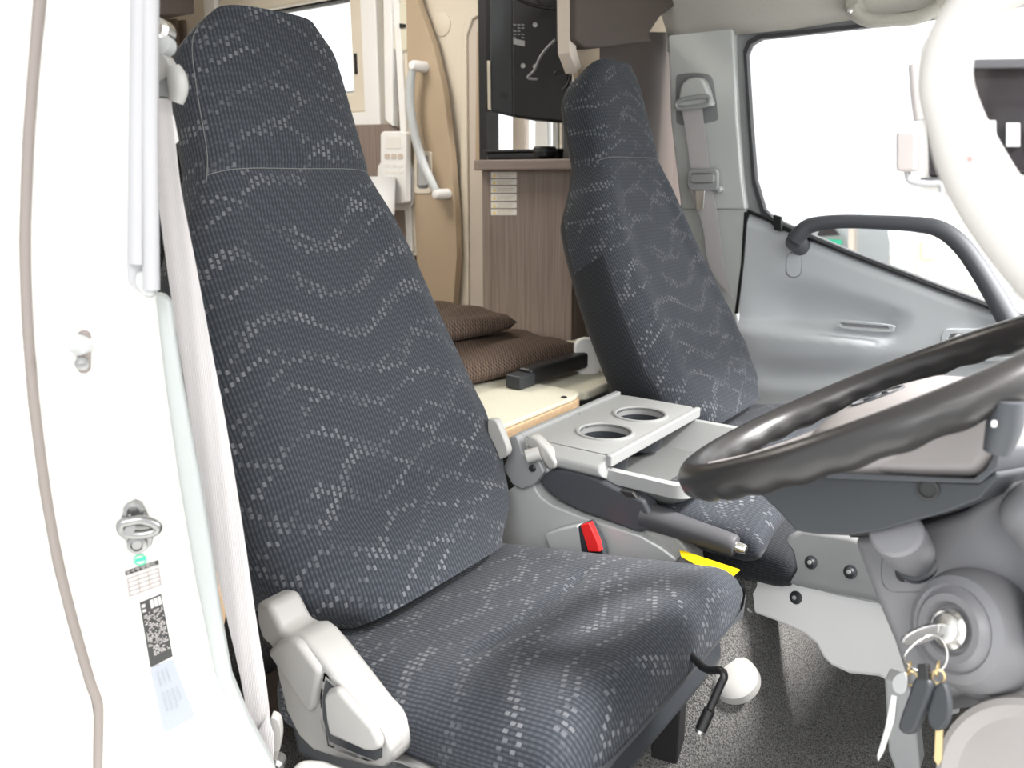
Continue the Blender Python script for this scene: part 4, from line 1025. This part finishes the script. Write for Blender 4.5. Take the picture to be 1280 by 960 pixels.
# door switch
dsw = empty('door_switch', hit(104, 460, JP), 'grey plunger door switch on the white jamb', 'switch')
slab('base_plate', rr(97, 412, 114, 466, 8), JP, .006, 'seam', dsw, .002, lift=.005)
ax_ = (JN+V((0, -.5, 0))).normalized()
lathe('plunger', hit(104, 430, JP), V((.5, -.85, .1)), [(.0085, 0), (.0085, .008), (.0065, .011), (.0045, .016), (.003, .021), (0, .022)], 'grey', dsw, 24)
lathe('screw', hit(104, 453, JP)+JN*.005, JN, [(.0055, 0), (.0055, .0015), (.003, .002), (0, .001)], 'striker', dsw, 16)
# striker
sk = empty('door_striker', hit(172, 690, JP), 'chrome door striker bolted to the jamb above the stickers', 'striker')
slab('base_plate', [(168, 623), (177, 626), (184, 640), (193, 664), (190, 680), (180, 689), (170, 688), (162, 680), (150, 668), (148, 655), (155, 638)], JP, .004, 'striker', sk, .001, lift=.003)
for x, y in ((168, 636), (172, 678)): lathe('bolt', hit(x, y, JP)+JN*.003, JN, [(.0085, 0), (.008, .004), (.005, .005), (.004, .003), (0, .003)], 'striker', sk, 20)
tube('loop', [p_ for p_ in pts([(152, 655), (162, 652), (178, 650), (196, 657), (194, 664), (180, 668), (164, 668), (153, 664)], (JP[0], JP[1]+.016))], .0042, 'striker', sk, 12, 4, True)
tube('loop_post', [hit(158, 660, JP), hit(158, 660, (JP[0], JP[1]+.018))], .007, 'striker', sk, 14)
# stickers
g1 = empty('round_green_sticker', hit(175, 708, JP), 'oval green-ringed sticker just below the striker', 'sticker')
slab('sheet', [(175+8.5*cos(t), 700+7*sin(t)) for t in [2*pi*i/28 for i in range(28)]], JP, .0005, 'label', g1, 0, lift=.0008)
ring('green_ring', [(175+8.5*cos(t), 700+7*sin(t)) for t in [2*pi*i/28 for i in range(28)]], [(175+6.9*cos(t), 700+5.5*sin(t)) for t in [2*pi*i/28 for i in range(28)]], (JP[0], JP[1]+.0012), .0003, 'green', g1, 0)
slab('green_band', [(169, 699), (181, 696), (181.5, 700.5), (169.5, 703)], (JP[0], JP[1]+.0012), .0003, 'green', g1, 0)
def quad_grid(q, u, v):
    (x0, y0), (x1, y1), (x2, y2), (x3, y3) = q      # tl,tr,br,bl
    return (x0*(1-u)*(1-v)+x1*u*(1-v)+x2*u*v+x3*(1-u)*v, y0*(1-u)*(1-v)+y1*u*(1-v)+y2*u*v+y3*(1-u)*v)
def printed(parent, q, cells, mat, name='print', lift=.0014):
    bm = bmesh.new(); pl = (JP[0], JP[1]+lift)
    for u0, v0, u1, v1 in cells: prism_bm(pts([quad_grid(q, u0, v0), quad_grid(q, u1, v0), quad_grid(q, u1, v1), quad_grid(q, u0, v1)], pl), -JN*.0003, bm)
    return mk(name, bm, mat, parent)
g2 = empty('tyre_pressure_label', hit(178, 748, JP), 'white tyre pressure table label with dark title bar', 'sticker')
Q2 = [(156, 714), (198, 700), (203, 732), (160, 748)]
slab('sheet', Q2, JP, .0005, 'label', g2, 0, lift=.0008)
printed(g2, Q2, [(0, 0, 1, .17)], 'ink', 'title_bar')
a_ = hit(157.5, 718.2, (JP[0], JP[1]+.0018)); b_ = hit(198, 705.0, (JP[0], JP[1]+.0018)); ux = (b_-a_).normalized(); uy = JN.cross(ux)
text('title_text', 'タイヤ空気圧', a_, ux, uy, (b_-a_).length/6.4, 'label', g2)
printed(g2, Q2, [(.05, .30+.16*r, .95, .31+.16*r) for r in range(5)]+[(.3*c_+.05, .30, .3*c_+.062, .95) for c_ in range(4)], 'seam', 'table_lines')
g3 = empty('black_caution_plate', hit(190, 835, JP), 'black caution plate covered with fine white print', 'sticker')
Q3 = [(174.5, 753), (201.5, 742), (216, 820), (188, 834)]
slab('sheet', Q3, JP, .0006, 'ink', g3, 0, lift=.0008)
rng = random.Random(5); cells = [(.06, .05, .22, .10), (.06, .13, .22, .17), (.45, .03, .60, .16), (.63, .03, .78, .16), (.81, .03, .95, .16)]
for r in range(26):
    v = .20+r*.026; u = .08 if r < 20 else .25
    while u < .92:
        l_ = rng.choice((.03, .05, .08, .11)); 
        if rng.random() < .62: cells.append((u, v, min(.95, u+l_), v+.014))
        u += l_+.025
printed(g3, Q3, cells, 'label', 'white_print')
g4 = empty('silver_rating_plate', hit(215, 912, JP), 'silver foil rating plate lowest on the jamb', 'sticker')
Q4 = [(188, 836), (216, 824), (244, 894), (206, 916)]
slab('sheet', [(188, 838), (190, 834), (214, 824), (217, 826), (243, 892), (242, 896), (208, 915), (204, 912)], JP, .0006, 'plate', g4, 0, lift=.0008)
cells = []
for c_ in range(4):
    for r in range(6):
        if c_ == 3 and r > 3: continue
        cells.append((.22+c_*.17, .42+r*.055+c_*.012, .27+c_*.17, .455+r*.055+c_*.012))
for c_ in range(3): cells.append((.25+c_*.18, .08, .26+c_*.18, .32))
printed(g4, Q4, cells, 'greyd', 'stamped_print')

# dark gap behind the belt: cab rear trim, tan scrap, carpeted corner
struct(slab('wall_rear', [(180, 118), (255, 118), (330, 300), (420, 1000), (180, 1000)], PX(-.46), .03, 'darkcarpet', bevel=.002))
o = slab('tan_board_end', [(248, 694), (257, 692), (266, 715), (277, 758), (276, 790), (266, 797), (258, 790), (252, 740)], PN((.7, -.7, .1), (-.02, -.34, .6)), .02, 'ply', None, .003, 3)
tag(o, 'tan fibre board end showing behind the driver belt', 'board')
# ---- driver seat belt
BP = PN((.62, -.78, 0), (.03, -.325, .7))
db = empty('driver_seat_belt', hit(335, 950, BP), 'near seat belt with pale webbing running beside the driver seat', 'seat belt')
ribbon('webbing', [(190, 118), (194, 210), (208, 330), (230, 474), (247, 574), (270, 712), (300, 844), (313, 915), (332, 952)],
       [(213, 122), (225, 232), (244, 330), (262, 427), (281, 525), (300, 640), (319, 769), (334, 868), (340, 940)], BP, 'belt', db)
slab('belt_fold', [(316, 925), (334, 895), (342, 920), (341, 955), (332, 957)], (BP[0], BP[1]+.004), .002, 'belt', db, .0005)
slab('guide_arm', [(188, 62), (202, 66), (210, 76), (212, 92), (200, 100), (186, 100)], (BP[0], BP[1]+.004), .02, 'warm', db, .006, 3)
slab('guide_plate', [(186, 98), (202, 96), (214, 92), (215, 122), (212, 126), (186, 126)], (BP[0], BP[1]+.0), .008, 'greyd', db, .002)
tube('guide_loop', pts([(216, 84), (221, 96), (223, 112), (220, 128)], (BP[0], BP[1]+.006)), [.006, .008, .008, .006], 'warm', db, 14, 4)
lathe('guide_bolt', hit(199, 38, BP), (.5, -.8, .1), [(.010, -.01), (.010, .004), (.007, .008), (0, .009)], 'silver', db, 18)
lathe('guide_cap', hit(201, 54, BP), (.5, -.8, .1), [(.009, -.01), (.010, .004), (.006, .007), (0, .008)], 'grey', db, 18)
o = slab('belt_label', [(213, 140), (217, 146), (223, 176), (219, 180)], (BP[0], BP[1]-.004), .001, 'white', db, 0)
slab('anchor_cover', [(337, 902), (342, 898), (349, 904), (351, 925), (346, 948), (338, 945)], (BP[0], BP[1]-.01), .012, 'warm', db, .003, 3)
lathe('anchor_bolt', hit(344, 957, BP), (.6, -.8, 0), [(.010, -.01), (.010, .003), (.006, .006), (0, .006)], 'silver', db, 18)
# sill step at the bottom
struct(slab('trim_15', [(360, 960), (375, 948), (400, 950), (430, 962), (600, 1050), (360, 1050)], PN((.1, -.7, .7), hit(400, 955, PY(-.30))), .05, 'warm', bevel=.008))

# ================================================================== outside
YO = 4.3
ot = empty('white_truck', hit(1250, 600, PY(YO)), 'blurred white truck parked outside beyond the passenger window', 'truck')
slab('cab_body', [(1148, 60), (1160, 40), (1700, 30), (1700, 560), (1160, 560), (1140, 330), (1146, 220)], PY(YO), 1.8, 'paint', ot, .06, seg=5)
slab('windscreen', [(1158, 92), (1170, 78), (1700, 72), (1700, 205), (1160, 222)], PY(YO-.02), .04, 'wind', ot, .02)
slab('roof_bar', [(1212, 74), (1700, 66), (1700, 80), (1212, 86)], PY(YO-.06), .04, 'rubber', ot, .01)
slab('wiper_panel', [(1150, 222), (1700, 226), (1700, 234), (1150, 232)], PY(YO-.05), .04, 'rubber', ot, .01)
slab('headlamp', rr(1150, 300, 1172, 325, 5), PY(YO-.03), .04, 'orange', ot, .01)
slab('bumper', [(1138, 350), (1700, 362), (1700, 378), (1138, 362)], PY(YO-.05), .06, 'grey', ot, .02)
for i_ in range(3): slab('screen_reflection', rr(1227+i_*30, 150+i_*3, 1245+i_*30, 184, 2), PY(YO-.045), .02, 'greyd', ot, .004)  # grey slabs put in as reflections on the truck windscreen
mr = ot
slab('mirror_head', rr(1119, 163, 1146, 215, 6), PY(YO-.35), .09, 'hubm', mr, .03)
tube('mirror_arm', pts([(1134, 212), (1138, 226), (1160, 230), (1176, 230), (1178, 240)], PY(YO-.3)), .018, 'greyd', mr, 10, 4)
tube('mirror_arm', pts([(1143, 80), (1146, 120), (1150, 150)], PY(YO-.3)), .03, 'hubm', mr, 10, 3)
ov_ = empty('green_car', hit(1040, 330, PY(6)), 'pale green car far outside behind the pull bar', 'car')
slab('car_body', [(1010, 292), (1024, 284), (1044, 282), (1056, 292), (1060, 318), (1060, 560), (1010, 560)], PY(6), 1.5, 'greenish', ov_, .05)
slab('car_glass', [(1024, 287), (1042, 285), (1050, 294), (1020, 296)], PY(5.98), .03, 'wind', ov_, .01)
slab('tail_lamp', [(1034, 299), (1052, 300), (1052, 306), (1034, 305)], PY(5.98), .03, 'green', ov_, .005)
po = slab('yellow_post', rr(1060, 285, 1068, 620, 2), PY(5), .08, 'creamd', None, .01); tag(po, 'cream post outside under the pull bar', 'post')
cn = slab('parking_cone', [(1108, 360), (1110, 325), (1114, 312), (1119, 325), (1121, 640), (1108, 640)], PY(4.2), .08, 'warm', None, .02); tag(cn, 'grey pointed bollard outside at the window foot', 'bollard')
